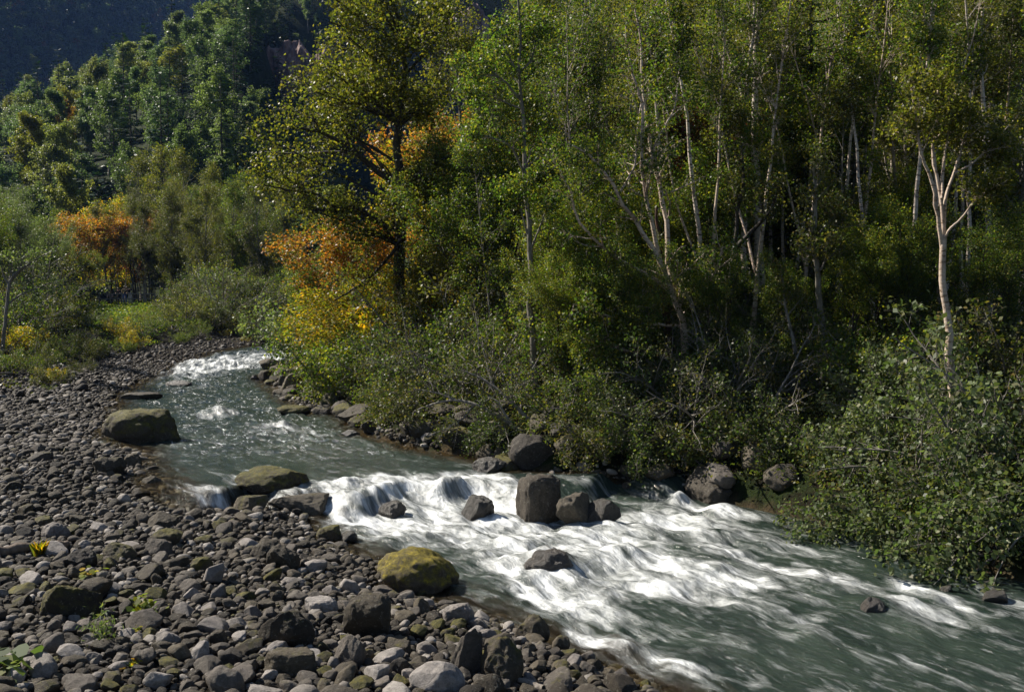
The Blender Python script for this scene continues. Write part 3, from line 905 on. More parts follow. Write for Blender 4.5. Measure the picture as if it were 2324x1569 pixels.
M['farorange'] = leaf_mat('hillside_orange', [(.22, .09, .02), (.26, .13, .02), (.2, .14, .03)], .4, .5)
M['faryellow'] = leaf_mat('hillside_yellow', [(.17, .16, .03), (.2, .17, .03), (.14, .15, .03)], .4, .5)
M['distant'] = leaf_mat('distant_leaves', [(.05, .075, .03), (.07, .10, .04), (.09, .12, .05), (.09, .08, .035)], .25, .6)
B_ = {}
B_['birch'] = bark_mat('birch_bark', (.50, .42, .36), (.06, .045, .035), (.66, .58, .50), birch=True)
B_['tan'] = bark_mat('tan_bark', (.46, .36, .28), (.16, .11, .07), (.60, .50, .41), birch=True)
B_['grey'] = bark_mat('grey_bark', (.20, .18, .15), (.08, .07, .055), (.30, .28, .25), moss=.5)
B_['dark'] = bark_mat('dark_bark', (.045, .036, .028), (.016, .013, .01), (.09, .075, .06), moss=.6)
B_['twig'] = bark_mat('grey_twigs', (.20, .18, .155), (.10, .09, .075), (.33, .31, .28))
B_['red'] = bark_mat('reddish_bark', (.07, .035, .022), (.02, .012, .009), (.12, .06, .04), moss=.4)

# ------------------------------------------------------------------ kinds of plants
K = {}
K['olive1'] = Kind('broadleaf_tree', broadleaf(11, 13, .17, .25, 30, 3.4, 1.0, 10, 5, .11, 7, .18), B_['grey'], M['olive'])
K['green1'] = Kind('broadleaf_tree', broadleaf(12, 12, .15, .2, 32, 3.2, 1.05, 10, 5, .10, 7, .17), B_['grey'], M['green'])
K['green2'] = Kind('broadleaf_tree', broadleaf(13, 10, .12, .12, 30, 2.8, 1.1, 10, 5, .10, 7, .16, forks=2), B_['dark'], M['bright'])
K['birch1'] = Kind('birch_tree', broadleaf(21, 15, .13, .38, 26, 2.6, .8, 9, 5, .08, 6, .16, 'top', forks=1), B_['birch'], M['green'])
K['birch2'] = Kind('birch_tree', broadleaf(22, 14, .11, .42, 24, 2.3, .75, 9, 5, .08, 6, .15, 'top', lean=.25), B_['birch'], M['olive'])
K['birch3'] = Kind('birch_tree', broadleaf(23, 13, .12, .35, 24, 2.5, .8, 9, 5, .08, 6, .16, 'top', forks=2), B_['birch'], M['olive'])
K['birch4'] = Kind('birch_tree', broadleaf(24, 15, .10, .55, 18, 2.1, .7, 8, 5, .085, 6, .15, 'top', lean=.3), B_['birch'], M['olive'])
K['birch5'] = Kind('birch_tree', broadleaf(25, 14, .10, .5, 18, 2.0, .7, 8, 4, .085, 6, .15, 'top', lean=.4, forks=1), B_['tan'], M['green'])
K['maple1'] = Kind('maple_tree', broadleaf(31, 8, .10, .15, 26, 3.0, 1.2, 9, 4, .13, 5, .18, forks=2, up1=.03), B_['dark'], M['orange'])
K['maple2'] = Kind('maple_tree', broadleaf(32, 7, .09, .1, 26, 3.0, 1.25, 9, 5, .12, 7, .18, forks=2, up1=.02), B_['dark'], M['yellow'])
K['pole'] = Kind('slender_tree', broadleaf(41, 11, .075, .3, 22, 1.9, 1.0, 8, 4, .09, 7, .15, lean=.15), B_['grey'], M['brown'])
K['fir1'] = Kind('conifer_tree', conifer(51, 15, .17, 2.6, .15, 30, 6, .34, 9), B_['dark'], M['needle'])
K['fir2'] = Kind('conifer_tree', conifer(52, 13, .15, 2.4, .3, 24, 6, .36, 8), B_['grey'], M['needle'])
K['shrub1'] = Kind('shrub', shrub(61, 2.6, 3.0, 10, 9, 5, .085, 6), B_['twig'], M['dark'], 'foliage', 'stem')
K['shrub2'] = Kind('shrub', shrub(62, 2.2, 2.6, 10, 10, 5, .08, 7), B_['twig'], M['green'], 'foliage', 'stem')
K['shrub3'] = Kind('shrub', shrub(63, 2.8, 3.2, 10, 8, 4, .125, 6, .12), B_['twig'], M['grey'], 'foliage', 'stem')
K['shrub4'] = Kind('shrub', shrub(64, 3.2, 3.4, 9, 9, 4, .07, 4, .12, .5), B_['twig'], M['brown'], 'foliage', 'stem')
def drape(seed, L0, stems=12, n2=10, n3=5, leaf=.075, per=7, spread=.11):
    rg = np.random.default_rng(seed)
    T = Tubes()
    az = rg.uniform(-1.25, 1.25, stems)  # leans towards +x, over the water
    el = rg.uniform(-0.15, 1.0, stems)
    d = np.stack([np.cos(az) * np.cos(el), np.sin(az) * np.cos(el), np.sin(el)], 1)
    B = steps(rg, np.stack([0 * az, rg.uniform(-.4, .4, stems), 0 * az - .05], 1), unit(d), L0 * rg.uniform(.6, 1.15, stems), 9, .1, -.075)
    BR = (0.010 + 0.009 * L0) * np.linspace(1, .2, 10)[None] * np.ones((stems, 1))
    T.add(B, BR, 5)
    C, CR = children(rg, B, BR, n2, .15, 1.0, .42, .8, -.03, .16, 4)
    T.add(C, CR, 4)
    D, DR_ = children(rg, C, CR, n3, .15, 1.0, np.full(len(C), .17 * L0), .75, -.03, .2, 2, rmin=.003)
    T.add(D, DR_, 3)
    pts = np.concatenate([scatter_on(rg, D, per, spread, .1), scatter_on(rg, C, max(1, per // 2), spread, .3)])
    return T, leaf_quads(rg, pts, leaf, .72, .5, unit(pts + 1e-4) * .3)
K['drape1'] = Kind('shrub', drape(161, 2.1, 11, 8, 4, .09, 5), B_['twig'], M['dark'], 'foliage', 'stem')
K['drape2'] = Kind('shrub', drape(162, 2.0, 10, 8, 4, .12, 6, .12), B_['twig'], M['grey'], 'foliage', 'stem')
K['drape3'] = Kind('shrub', drape(163, 2.0, 10, 9, 4, .09, 6), B_['twig'], M['brown'], 'foliage', 'stem')
K['shrub5'] = Kind('shrub', shrub(65, 2.4, 2.8, 10, 10, 5, .1, 7), B_['twig'], M['bright'], 'foliage', 'stem')
for j in range(4):
    K['far%d' % j] = Kind('hillside_tree', broadleaf(70 + j, [11, 12, 9.5, 13][j], .2, [.22, .2, .12, .3][j], 26, [4.4, 4.0, 4.6, 3.4][j], 1.05, 8, 5, .27, 8, .26, k0=5, tw=.35), B_['grey'], M['far'])
for j in range(3):
    K['firfar%d' % j] = Kind('hillside_conifer', conifer(80 + j, [15, 17, 13][j], .2, [2.8, 3.2, 2.6][j], .08, 18, 5, .85, 4), B_['dark'], M['farneedle'])

rng = np.random.default_rng(2024)
THINGS = []
def put(kind, px, d, sc=1.0, py=None, leafm=None, rz=None, dz=-0.05, tilt=(0, 0), what=None):
    """a plant of one kind standing d metres ahead of the camera, in the photo's column px"""
    x = (px - CX) / FPX * d
    z = land1(x, d) + dz
    r = K[kind].place((x, d, z), rng.uniform(0, 6.28) if rz is None else rz, sc, leafm=M.get(leafm), tilt=tilt, name='broadleaf_tree' if kind[:3] == 'far' else None)
    THINGS.append((r, kind, leafm, what))
    return r
# ------------------------------------------------------------------ the wood on the far bank: traced trees
def P3(pts, d, dd=0.0):
    """photo positions -> points d metres ahead; dd: how much nearer/farther the tip stands"""
    n = len(pts)
    return [at(px, py, d + dd * i / max(n - 1, 1)) for i, (px, py) in enumerate(pts)]
def rpx(w, d): return w * d / FPX / 2

def foot(px, d):
    x = (px - CX) / FPX * d
    return np.array([x, d, land1(x, d) - 0.15])

# birch of many stems in the middle of the bank
d = 28.5
b0 = foot(1562, d)
limbs = [
 ([b0] + P3([(1557, 860), (1551, 817), (1549, 742), (1551, 715), (1535, 684), (1522, 646), (1498, 588), (1470, 547), (1443, 499), (1432, 492), (1401, 445), (1387, 404), (1352, 368), (1300, 330)], d, -1.0), rpx(19, d), rpx(4, d), 1),
 (P3([(1532, 680), (1532, 653), (1518, 612), (1515, 561), (1511, 516), (1506, 482), (1503, 438), (1490, 393), (1476, 349), (1471, 291), (1464, 253), (1459, 171), (1452, 130), (1455, 75), (1440, 20)], d, 1.0), rpx(14, d), rpx(4, d), 1),
 (P3([(1498, 588), (1493, 574), (1484, 540), (1477, 492), (1473, 462), (1459, 417), (1455, 369), (1457, 308), (1457, 222), (1430, 150), (1420, 60)], d, -.4), rpx(11, d), rpx(4, d), 1),
 (P3([(1535, 684), (1498, 636), (1436, 608), (1385, 574), (1351, 547), (1313, 509), (1291, 421), (1271, 386), (1226, 311)], d, -2.0), rpx(9.5, d), rpx(3, d), 1),
 (P3([(1552, 711), (1580, 687), (1607, 656), (1624, 615), (1640, 560)], d, -1.2), rpx(9, d), rpx(4, d), 1),
 (P3([(1476, 349), (1500, 300), (1530, 250), (1540, 180)], d, .5), rpx(6, d), rpx(3, d), 1),
 (P3([(1401, 445), (1440, 380), (1450, 300)], d - .6, .5), rpx(6, d), rpx(3, d), 1),
 (P3([(1538, 870), (1500, 835), (1450, 810), (1390, 780), (1330, 770)], d, -2.0), rpx(8, d), rpx(3, d), 1),
 (P3([(1545, 740), (1480, 735), (1400, 725), (1330, 700), (1300, 690)], d, -2.0), rpx(7, d), rpx(3, d), 1),
]
birch_mid = solo('birch_tree', grown(limbs, 101, b0, 12, 1.7, 6, .5, 4, .085, 4, .14, .26), B_['tan'], M['green'], b0)
tag(birch_mid, 'pinkish tan birch splitting into many leaning stems above the rapids', 'tree', 'birch trees on the far bank')

d = 29.5
b0 = foot(1540, d)
limbs = [([b0] + P3([(1535, 860), (1530, 800), (1515, 756), (1507, 690), (1501, 632), (1496, 560), (1490, 470)], d), rpx(24, d), rpx(6, d), 1)]
dark_mid = solo('broadleaf_tree', grown(limbs, 102, b0, 10, 1.3, 6, .5, 3, .09, 5, .14, .3), B_['red'], M['brown'], b0)
tag(dark_mid, 'reddish dark trunk close behind the many-stemmed tan birch', 'tree', 'broadleaf trees on the far bank')

# the tall pair of white birches
d = 34.0
b0 = foot(1687, d)
limbs = [([b0] + P3([(1687, 721), (1687, 585), (1686, 499), (1686, 410), (1686, 325), (1690, 239), (1681, 205), (1657, 130), (1643, 99), (1625, 20)], d), rpx(17, d), rpx(5, d), 1),
         (P3([(1690, 239), (1698, 171), (1709, 68), (1712, 0), (1710, -60)], d, .3), rpx(10, d), rpx(4, d), 1),
         (P3([(1684, 330), (1670, 308), (1664, 270)], d, -.3), rpx(5, d), rpx(3, d), 1)]
bp1 = solo('birch_tree', grown(limbs, 103, b0, 16, 1.7, 6, .5, 4, .085, 5, .14, .42), B_['birch'], M['green'], b0)
tag(bp1, 'straight white birch, the thinner of a close pair, forking high up', 'tree', 'birch trees on the far bank')
d = 34.6
b0 = foot(1714, d)
limbs = [([b0] + P3([(1716, 721), (1721, 640), (1723, 585), (1723, 489), (1720, 450), (1715, 410), (1710, 325), (1708, 274), (1706, 200), (1716, 120), (1722, 20), (1724, -80)], d), rpx(25, d), rpx(7, d), 1),
         (P3([(1706, 200), (1730, 150), (1760, 110), (1780, 60)], d, .6), rpx(8, d), rpx(3, d), 1)]
bp2 = solo('birch_tree', grown(limbs, 104, b0, 16, 1.8, 6, .5, 4, .085, 5, .14, .45), B_['birch'], M['green'], b0)
tag(bp2, 'straight pinkish white birch, the thicker of a close pair', 'tree', 'birch trees on the far bank')

# dark forked trunk before the pair
d = 29.0
b0 = foot(1650, d)
limbs = [([b0] + P3([(1648, 760), (1650, 700), (1660, 640), (1668, 570), (1672, 520), (1676, 450), (1690, 400), (1684, 340)], d, -.5), rpx(17, d), rpx(5, d), 1),
         (P3([(1672, 560), (1700, 530), (1730, 500), (1748, 480), (1765, 430)], d, -.5), rpx(12, d), rpx(4, d), 1)]
fk = solo('broadleaf_tree', grown(limbs, 105, b0, 9, 1.3, 6, .5, 3, .085, 5, .14, .35), B_['dark'], M['brown'], b0)
tag(fk, 'blackish forked trunk crossing in front of the pair of white birches', 'tree', 'broadleaf trees on the far bank')

# grey alder trunk at the dark gap
d = 27.2
b0 = foot(1868, d)
limbs = [([b0] + P3([(1871, 858), (1866, 790), (1861, 687), (1854, 619), (1850, 567), (1849, 515), (1852, 440), (1846, 380)], d), rpx(21, d), rpx(6, d), 1),
         (P3([(1852, 600), (1862, 615), (1872, 590), (1870, 560)], d, -.4), rpx(6, d), rpx(3, d), 1),
         (P3([(1849, 540), (1880, 505), (1900, 480)], d, .4), rpx(7, d), rpx(3, d), 1)]
al = solo('broadleaf_tree', grown(limbs, 106, b0, 12, 1.4, 6, .5, 3, .085, 5, .14, .5), B_['grey'], M['brown'], b0)
tag(al, 'straight grey trunk with a hollow scar near its foot beside a dark gap', 'tree', 'broadleaf trees on the far bank')
# leaning thin tree with a bent low branch
d = 26.8
b0 = foot(1832, d)
limbs = [([b0] + P3([(1824, 900), (1813, 855), (1805, 800), (1797, 760), (1785, 715), (1778, 680), (1772, 600)], d, .5), rpx(12, d), rpx(4, d), 1),
         (P3([(1813, 857), (1780, 865), (1755, 880), (1735, 896), (1715, 896)], d, -.8), rpx(6, d), rpx(3, d), 0),
         (P3([(1818, 830), (1840, 800), (1852, 790), (1880, 770)], d, -.3), rpx(5, d), rpx(2, d), 0)]
ln = solo('broadleaf_tree', grown(limbs, 107, b0, 9, 1.0, 5, .5, 3, .085, 5, .12, .45), B_['grey'], M['brown'], b0)
tag(ln, 'thin leaning grey tree with a bare branch bent down low', 'tree', 'broadleaf trees on the far bank')

# birch with orange-tan bark on the near right
d = 22.0
b0 = foot(2174, d)
limbs = [([b0] + P3([(2172, 1000), (2161, 926), (2153, 817), (2151, 721), (2144, 677), (2134, 639), (2137, 578), (2141, 533)], d), rpx(19, d), rpx(14, d), 0),
         (P3([(2137, 560), (2130, 510), (2124, 472), (2117, 410), (2093, 366), (2084, 318), (2081, 270), (2070, 200)], d, -.6), rpx(10, d), rpx(4, d), 1),
         (P3([(2140, 540), (2137, 470), (2130, 410), (2115, 369), (2115, 308), (2127, 239), (2130, 180)], d, .3), rpx(9, d), rpx(4, d), 1),
         (P3([(2141, 533), (2144, 445), (2165, 393), (2179, 342), (2189, 308), (2215, 270)], d, .6), rpx(9, d), rpx(4, d), 1),
         (P3([(2137, 450), (2141, 376), (2148, 318), (2152, 250)], d, .3), rpx(7, d), rpx(3, d), 1),
         (P3([(2144, 540), (2151, 523), (2185, 492), (2209, 458), (2250, 430)], d, -.5), rpx(6, d), rpx(3, d), 1),
         (P3([(2165, 393), (2200, 375), (2235, 345), (2260, 330)], d, .3), rpx(5, d), rpx(3, d), 1)]
br = solo('birch_tree', grown(limbs, 108, b0, 15, 1.25, 7, .5, 4, .075, 4, .12, .55), B_['tan'], M['olive'], b0)
tag(br, 'bare-stemmed tan birch fanning into thin upright limbs behind the pale bush', 'tree', 'birch trees on the far bank')

d = 30.5
b0 = foot(2250, d)
limbs = [([b0] + P3([(2247, 600), (2244, 533), (2241, 450), (2240, 393), (2237, 356), (2234, 280), (2226, 150), (2230, 20)], d), rpx(18, d), rpx(6, d), 1)]
b2 = solo('birch_tree', grown(limbs, 109, b0, 16, 1.5, 6, .5, 4, .085, 4, .14, .4), B_['birch'], M['olive'], b0)
tag(b2, 'white birch behind the tan birch, its trunk banded dark', 'tree', 'birch trees on the far bank')

# slim alder with a whitish trunk
d = 29.0
b0 = foot(1216, d)
limbs = [([b0] + P3([(1216, 930), (1212, 850), (1207, 760), (1203, 650), (1203, 560), (1200, 480), (1192, 400), (1188, 330), (1185, 260), (1181, 200), (1174, 165), (1180, 110), (1174, 40), (1172, -40)], d), rpx(18, d), rpx(4, d), 1),
         (P3([(1185, 232), (1150, 190), (1100, 150), (1060, 130)], d, -.6), rpx(6, d), rpx(3, d), 1),
         (P3([(1188, 250), (1130, 225), (1080, 200)], d, .6), rpx(5, d), rpx(3, d), 1),
         (P3([(1176, 168), (1205, 140), (1215, 100), (1212, 60)], d, .4), rpx(6, d), rpx(3, d), 1),
         (P3([(1176, 168), (1145, 110), (1130, 80)], d, .3), rpx(5, d), rpx(3, d), 1),
         (P3([(1192, 400), (1160, 330), (1110, 310), (1060, 300)], d, -.8), rpx(6, d), rpx(3, d), 1),
         (P3([(1203, 570), (1230, 500), (1250, 450)], d, .5), rpx(6, d), rpx(3, d), 1),
         (P3([(1200, 545), (1180, 470), (1170, 420)], d, -.3), rpx(5, d), rpx(3, d), 1)]
sa_ = solo('broadleaf_tree', grown(limbs, 110, b0, 11, 1.35, 6, .5, 4, .085, 4, .14, .3), B_['grey'], M['green'], b0)
tag(sa_, 'tall slim tree with a single pale grey trunk standing near the water', 'tree', 'broadleaf trees on the far bank')

# the old spreading tree left of the middle
d = 41.0
b0 = foot(905, d)
limbs = [([b0] + P3([(902, 700), (903, 640), (910, 580), (912, 520), (905, 470), (918, 420), (905, 370), (892, 320), (905, 280), (912, 220), (908, 180), (920, 120), (922, 70), (905, 30), (880, -20)], d), rpx(34, d), rpx(7, d), 1),
         (P3([(912, 515), (880, 510), (850, 495), (815, 475), (800, 470), (770, 478), (740, 480), (700, 470)], d, -2.5), rpx(27, d), rpx(6, d), 1),
         (P3([(905, 430), (870, 400), (830, 370), (795, 330), (740, 305), (690, 290), (640, 290)], d, -1.5), rpx(15, d), rpx(5, d), 1),
         (P3([(880, 400), (850, 350), (810, 320), (760, 250), (730, 210)], d, 1.5), rpx(10, d), rpx(4, d), 1),
         (P3([(860, 385), (800, 345), (740, 345), (660, 350), (600, 345)], d, 1.5), rpx(9, d), rpx(4, d), 1),
         (P3([(905, 460), (940, 400), (985, 370), (1030, 350)], d, -1.5), rpx(9, d), rpx(4, d), 1),
         (P3([(922, 75), (960, 50), (985, 30), (1000, -10)], d, .8), rpx(9, d), rpx(4, d), 1),
         (P3([(918, 95), (895, 55), (880, 20), (860, -20)], d, -.8), rpx(9, d), rpx(4, d), 1),
         (P3([(910, 180), (965, 120), (990, 90), (1010, 40)], d, -1.), rpx(8, d), rpx(3, d), 1),
         (P3([(905, 140), (860, 130), (800, 120), (750, 100)], d, 1.), rpx(7, d), rpx(3, d), 1),
         (P3([(900, 290), (890, 250), (850, 200), (790, 185)], d, -1.), rpx(7, d), rpx(3, d), 1),
         (P3([(918, 530), (885, 580), (850, 620), (810, 650), (760, 680)], d, -3.5), rpx(9, d), rpx(3, d), 1),
         (P3([(905, 290), (960, 240), (985, 190), (1000, 150)], d, 1.), rpx(7, d), rpx(3, d), 1),
         (P3([(770, 478), (720, 440), (650, 430), (600, 420)], d - 2, -.5), rpx(7, d), rpx(3, d), 1)]
org = np.random.default_rng(12)
tk = [(902, 640), (910, 560), (905, 470), (905, 370), (905, 280), (908, 180), (920, 110)]
for i in range(44):
    if i < 30:
        a_ = org.uniform(0, 6.28); rr_ = org.uniform(.55, 1) ** .5
        tx_, ty_ = 785 + 225 * rr_ * math.cos(a_), 345 + 185 * rr_ * math.sin(a_)
    else:
        tx_, ty_ = org.uniform(735, 1030), org.uniform(-30, 170)
    s_ = min(tk, key=lambda q: abs(q[1] - (ty_ + 0.38 * abs(tx_ - 905) + 25)))
    mx_, my_ = (s_[0] + tx_) / 2 + org.normal(0, 12), (s_[1] + ty_) / 2 - 8
    limbs.append((P3([s_, (mx_, my_), (tx_, ty_)], d, org.uniform(-4, 3.5)), rpx(7, d), rpx(2.5, d), 1))
old = solo('broadleaf_tree', grown(limbs, 111, b0, 8, 1.7, 6, .55, 4, .125, 3, .28, .3), B_['dark'], M['olive'], b0)
tag(old, 'old spreading tree with a thick dark trunk and olive leaves, widest crown on the bank', 'tree', 'broadleaf trees on the far bank')

# ------------------------------------------------------------------ more trees and bushes of the wood, from the water back
GR = [  # kind, photo x, metres ahead, size, leaf colour
 ('maple2', 790, 42, (1.0, 1.0, .55), 'yellow'), ('maple1', 765, 44.5, (1.0, 1.0, .82), 'orange'), ('maple2', 870, 43, (.9, .9, .55), 'yellow'), ('maple1', 850, 45.5, (.8, .8, .8), 'orange'), ('shrub5', 715, 47, 1.5, 'bright'), ('shrub5', 735, 51, 1.8, 'grey'), ('green2', 705, 53, .6, 'bright'), ('green2', 690, 58, .6, 'green'), ('shrub2', 740, 56, 1.8, 'grey'),
 ('shrub2', 760, 38, 1.3, None), ('shrub5', 830, 37.5, 1.2, None), ('shrub1', 880, 36.5, 1.2, None), 
 ('maple1', 985, 54, 1.3, 'orange'), ('maple1', 1060, 57, 1.4, 'orange'), ('maple2', 1010, 50, 1.2, 'yellow'), ('maple1', 1025, 52, 1.2, 'orange'), ('shrub5', 900, 40, 1.5, 'yellow'), ('maple2', 915, 41, (.8, .8, .55), 'yellow'), 
 ('green2', 1080, 36, .75, 'green'), ('green2', 1010, 40, .9, 'green'), ('green2', 960, 39, .55, 'olive'), ('pole', 1120, 34, .8, 'green'), ('green1', 1100, 46, 1.05, None), ('olive1', 1060, 48, 1.1, None), ('green2', 1150, 40, .9, None),
 ('olive1', 1240, 44, 1.1, None), ('green1', 1300, 38, 1.0, None), ('birch1', 1360, 42, 1.0, None), ('green2', 1330, 35, .7, None), ('green2', 1270, 31, .6, None), ('green2', 1400, 31, .55, 'bright'), ('birch2', 1385, 33, .9, None), ('pole', 1440, 36, .9, 'green'),
 ('birch3', 1530, 40, 1.05, None), ('green1', 1480, 46, 1.1, None), ('maple1', 1580, 37, 1.05, 'red'), ('maple1', 1630, 41, 1.1, 'red'), ('pole', 1590, 33, .8, None), ('birch2', 1600, 46, 1.1, None),
 ('birch1', 1660, 48, 1.1, None), ('green1', 1760, 44, 1.0, None), ('pole', 1775, 37, 1.0, None), ('birch2', 1800, 36, .8, 'brown'), ('fir1', 1825, 38, 1.15, None), ('fir2', 1930, 37, .9, None), ('fir1', 2000, 46, 1.0, None), ('birch2', 1885, 38, .9, None),
 ('pole', 1910, 32, .8, None), ('green1', 1960, 52, 1.1, None), ('birch3', 2060, 40, 1.0, None), ('birch1', 2110, 48, 1.1, None), ('olive1', 2010, 42, .9, None), ('birch2', 2120, 33, .9, None),
 ('birch1', 2200, 40, 1.1, None), ('birch3', 2280, 44, 1.1, None), ('olive1', 2180, 36, .8, 'brown'), ('olive1', 2300, 33, .85, 'brown'), ('green1', 2250, 50, 1.1, None), ('birch2', 2320, 38, 1.1, None), 
 ('fir1', 2090, 58, 1.2, None), ('fir2', 1560, 52, 1.2, None), ('fir2', 1330, 50, 1.0, None), ('green1', 1180, 56, 1.2, None), ('olive1', 1400, 56, 1.2, None), ('birch1', 1280, 56, 1.2, None), ('birch2', 1460, 58, 1.2, None), ('olive1', 1700, 60, 1.2, None), ('birch3', 1800, 58, 1.3, None), ('green1', 1880, 66, 1.3, None), ('birch1', 2000, 64, 1.3, None), ('olive1', 2160, 66, 1.3, None), ('birch2', 2240, 62, 1.3, None), ('green1', 2330, 58, 1.2, None),
 ('green1', 1120, 66, 1.2, 'olive'), ('olive1', 1230, 70, 1.3, None), ('green1', 1340, 72, 1.3, None), ('olive1', 1480, 74, 1.4, None), ('green1', 1600, 76, 1.4, None), ('olive1', 1730, 80, 1.4, None), ('green1', 1840, 84, 1.4, None), ('olive1', 1960, 82, 1.4, None), ('green1', 2080, 84, 1.4, None), ('olive1', 2200, 80, 1.4, None), ('green1', 2310, 82, 1.4, None),
 # undergrowth along the bank
 ('shrub1', 940, 33.5, 1.1, None), ('shrub4', 1000, 31.5, 1.0, None), ('shrub1', 1050, 31.5, 1.2, None), ('shrub2', 1000, 35, 1.3, None), ('shrub4', 1100, 30, .9, None), ('shrub1', 1130, 32, 1.1, 'green'), ('shrub2', 1280, 29.5, 1.0, None), ('shrub5', 1330, 30, 1.1, 'green'), ('shrub2', 1240, 32, 1.2, None),
 ('shrub4', 1150, 29, .8, None), ('shrub2', 1400, 28, .9, None), ('shrub1', 1450, 27.5, 1.0, None), ('shrub4', 1490, 27, .7, None), ('shrub1', 1590, 27, .6, None), ('shrub4', 1620, 26, 1.0, None), ('shrub1', 1660, 26.5, 1.0, None), ('shrub4', 1700, 25.8, 1.0, None), ('shrub2', 1625, 30.5, .8, 'grey'), ('shrub2', 1760, 29.5, .7, 'grey'),
 ('shrub1', 1420, 26.3, .6, None), ('shrub4', 1550, 25.6, .7, None), ('shrub2', 1930, 27, 1.1, None), ('shrub5', 1985, 26, .9, 'green'), ('shrub2', 2030, 25, 1.1, None),
 ('shrub3', 2060, 21.2, .75, None), ('shrub3', 2010, 22.2, .65, None), ('shrub3', 2220, 20.5, .9, None), ('shrub3', 2260, 23.5, 1.1, None), ('shrub2', 2110, 23.5, 1.1, 'grey'), ('shrub2', 2200, 25.5, 1.3, 'brown'), ('shrub2', 2290, 26, 1.4, 'brown'), ('shrub2', 2050, 24.2, .9, 'grey'), ('shrub3', 1980, 23.4, .6, None), ('shrub3', 2330, 21, 1.1, None), ('shrub2', 2330, 24, 1.4, 'brown'),
]
wr = np.random.default_rng(8)
for row in range(3):
    for px in np.arange(1290, 2340, 62):
        d_ = [27.5, 31, 35.5][row] + wr.uniform(-1.2, 1.2)
        if row == 0 and (1840 < px < 1960): continue
        kd = wr.choice(['shrub2', 'shrub1', 'shrub5', 'shrub2', 'shrub5'])
        GR.append((kd, px + wr.uniform(-30, 30), d_, wr.uniform(1.0, 1.5) * [0.55, .8, 1.2][row], wr.choice(['dark', 'brown', 'dark', 'grey', 'green'])))
for px in np.arange(1230, 2340, 75):
    GR.append((wr.choice(['birch1', 'birch2', 'birch3', 'pole', 'green2']), px + wr.uniform(-30, 30), wr.uniform(36.5, 46), wr.uniform(.8, 1.1), wr.choice(['green', 'olive', 'bright', 'green'])))
for px in np.arange(1250, 2340, 58):
    GR.append((wr.choice(['green2', 'green2', 'green1']), px + wr.uniform(-18, 18), wr.uniform(36, 43) if 1640 < px < 1780 or 1820 < px < 1900 or 2090 < px < 2260 else wr.uniform(31.5, 43), wr.uniform(.42, .8), wr.choice(['green', 'bright', 'green', 'dark', 'olive'])))
for px, d_, sc in [(1265, 28.5, .42), (1320, 27.5, .40), (1375, 27.8, .46), (1430, 27, .38), (1610, 27.8, .40), (1775, 28, .36), (1935, 27, .42), (1990, 28.5, .52), (2060, 26.5, .42), (2090, 29, .5), (2225, 26, .45), (2290, 27.5, .5)]:
    GR.append(('green2', px, d_, sc, wr.choice(['bright', 'green', 'green'])))
for i, px in enumerate(np.arange(1450, 2340, 36)):
    GR.append((['birch4', 'birch5', 'birch4'][i % 3], px + wr.uniform(-20, 20), wr.uniform(29.5, 38), wr.uniform(.75, 1.05), wr.choice(['green', 'olive', 'bright'])))
for row in range(3):
    for px in np.arange(1040, 2360, 60):
        GR.append(('far%d' % wr.integers(0, 4), px + wr.uniform(-28, 28), [92, 112, 138][row] + wr.uniform(-6, 6), wr.uniform(.9, 1.25), wr.choice(['olive', 'green', 'bright', 'green'])))
for px in np.arange(940, 1300, 50):
    GR.append((wr.choice(['shrub2', 'shrub5', 'shrub1']), px + wr.uniform(-20, 20), wr.uniform(33, 40), wr.uniform(1.2, 1.7), wr.choice(['green', 'olive', 'brown'])))
for kd, px, d_, sc, lf in GR:
    put(kd, px, d_, sc, leafm=lf, what='wood')

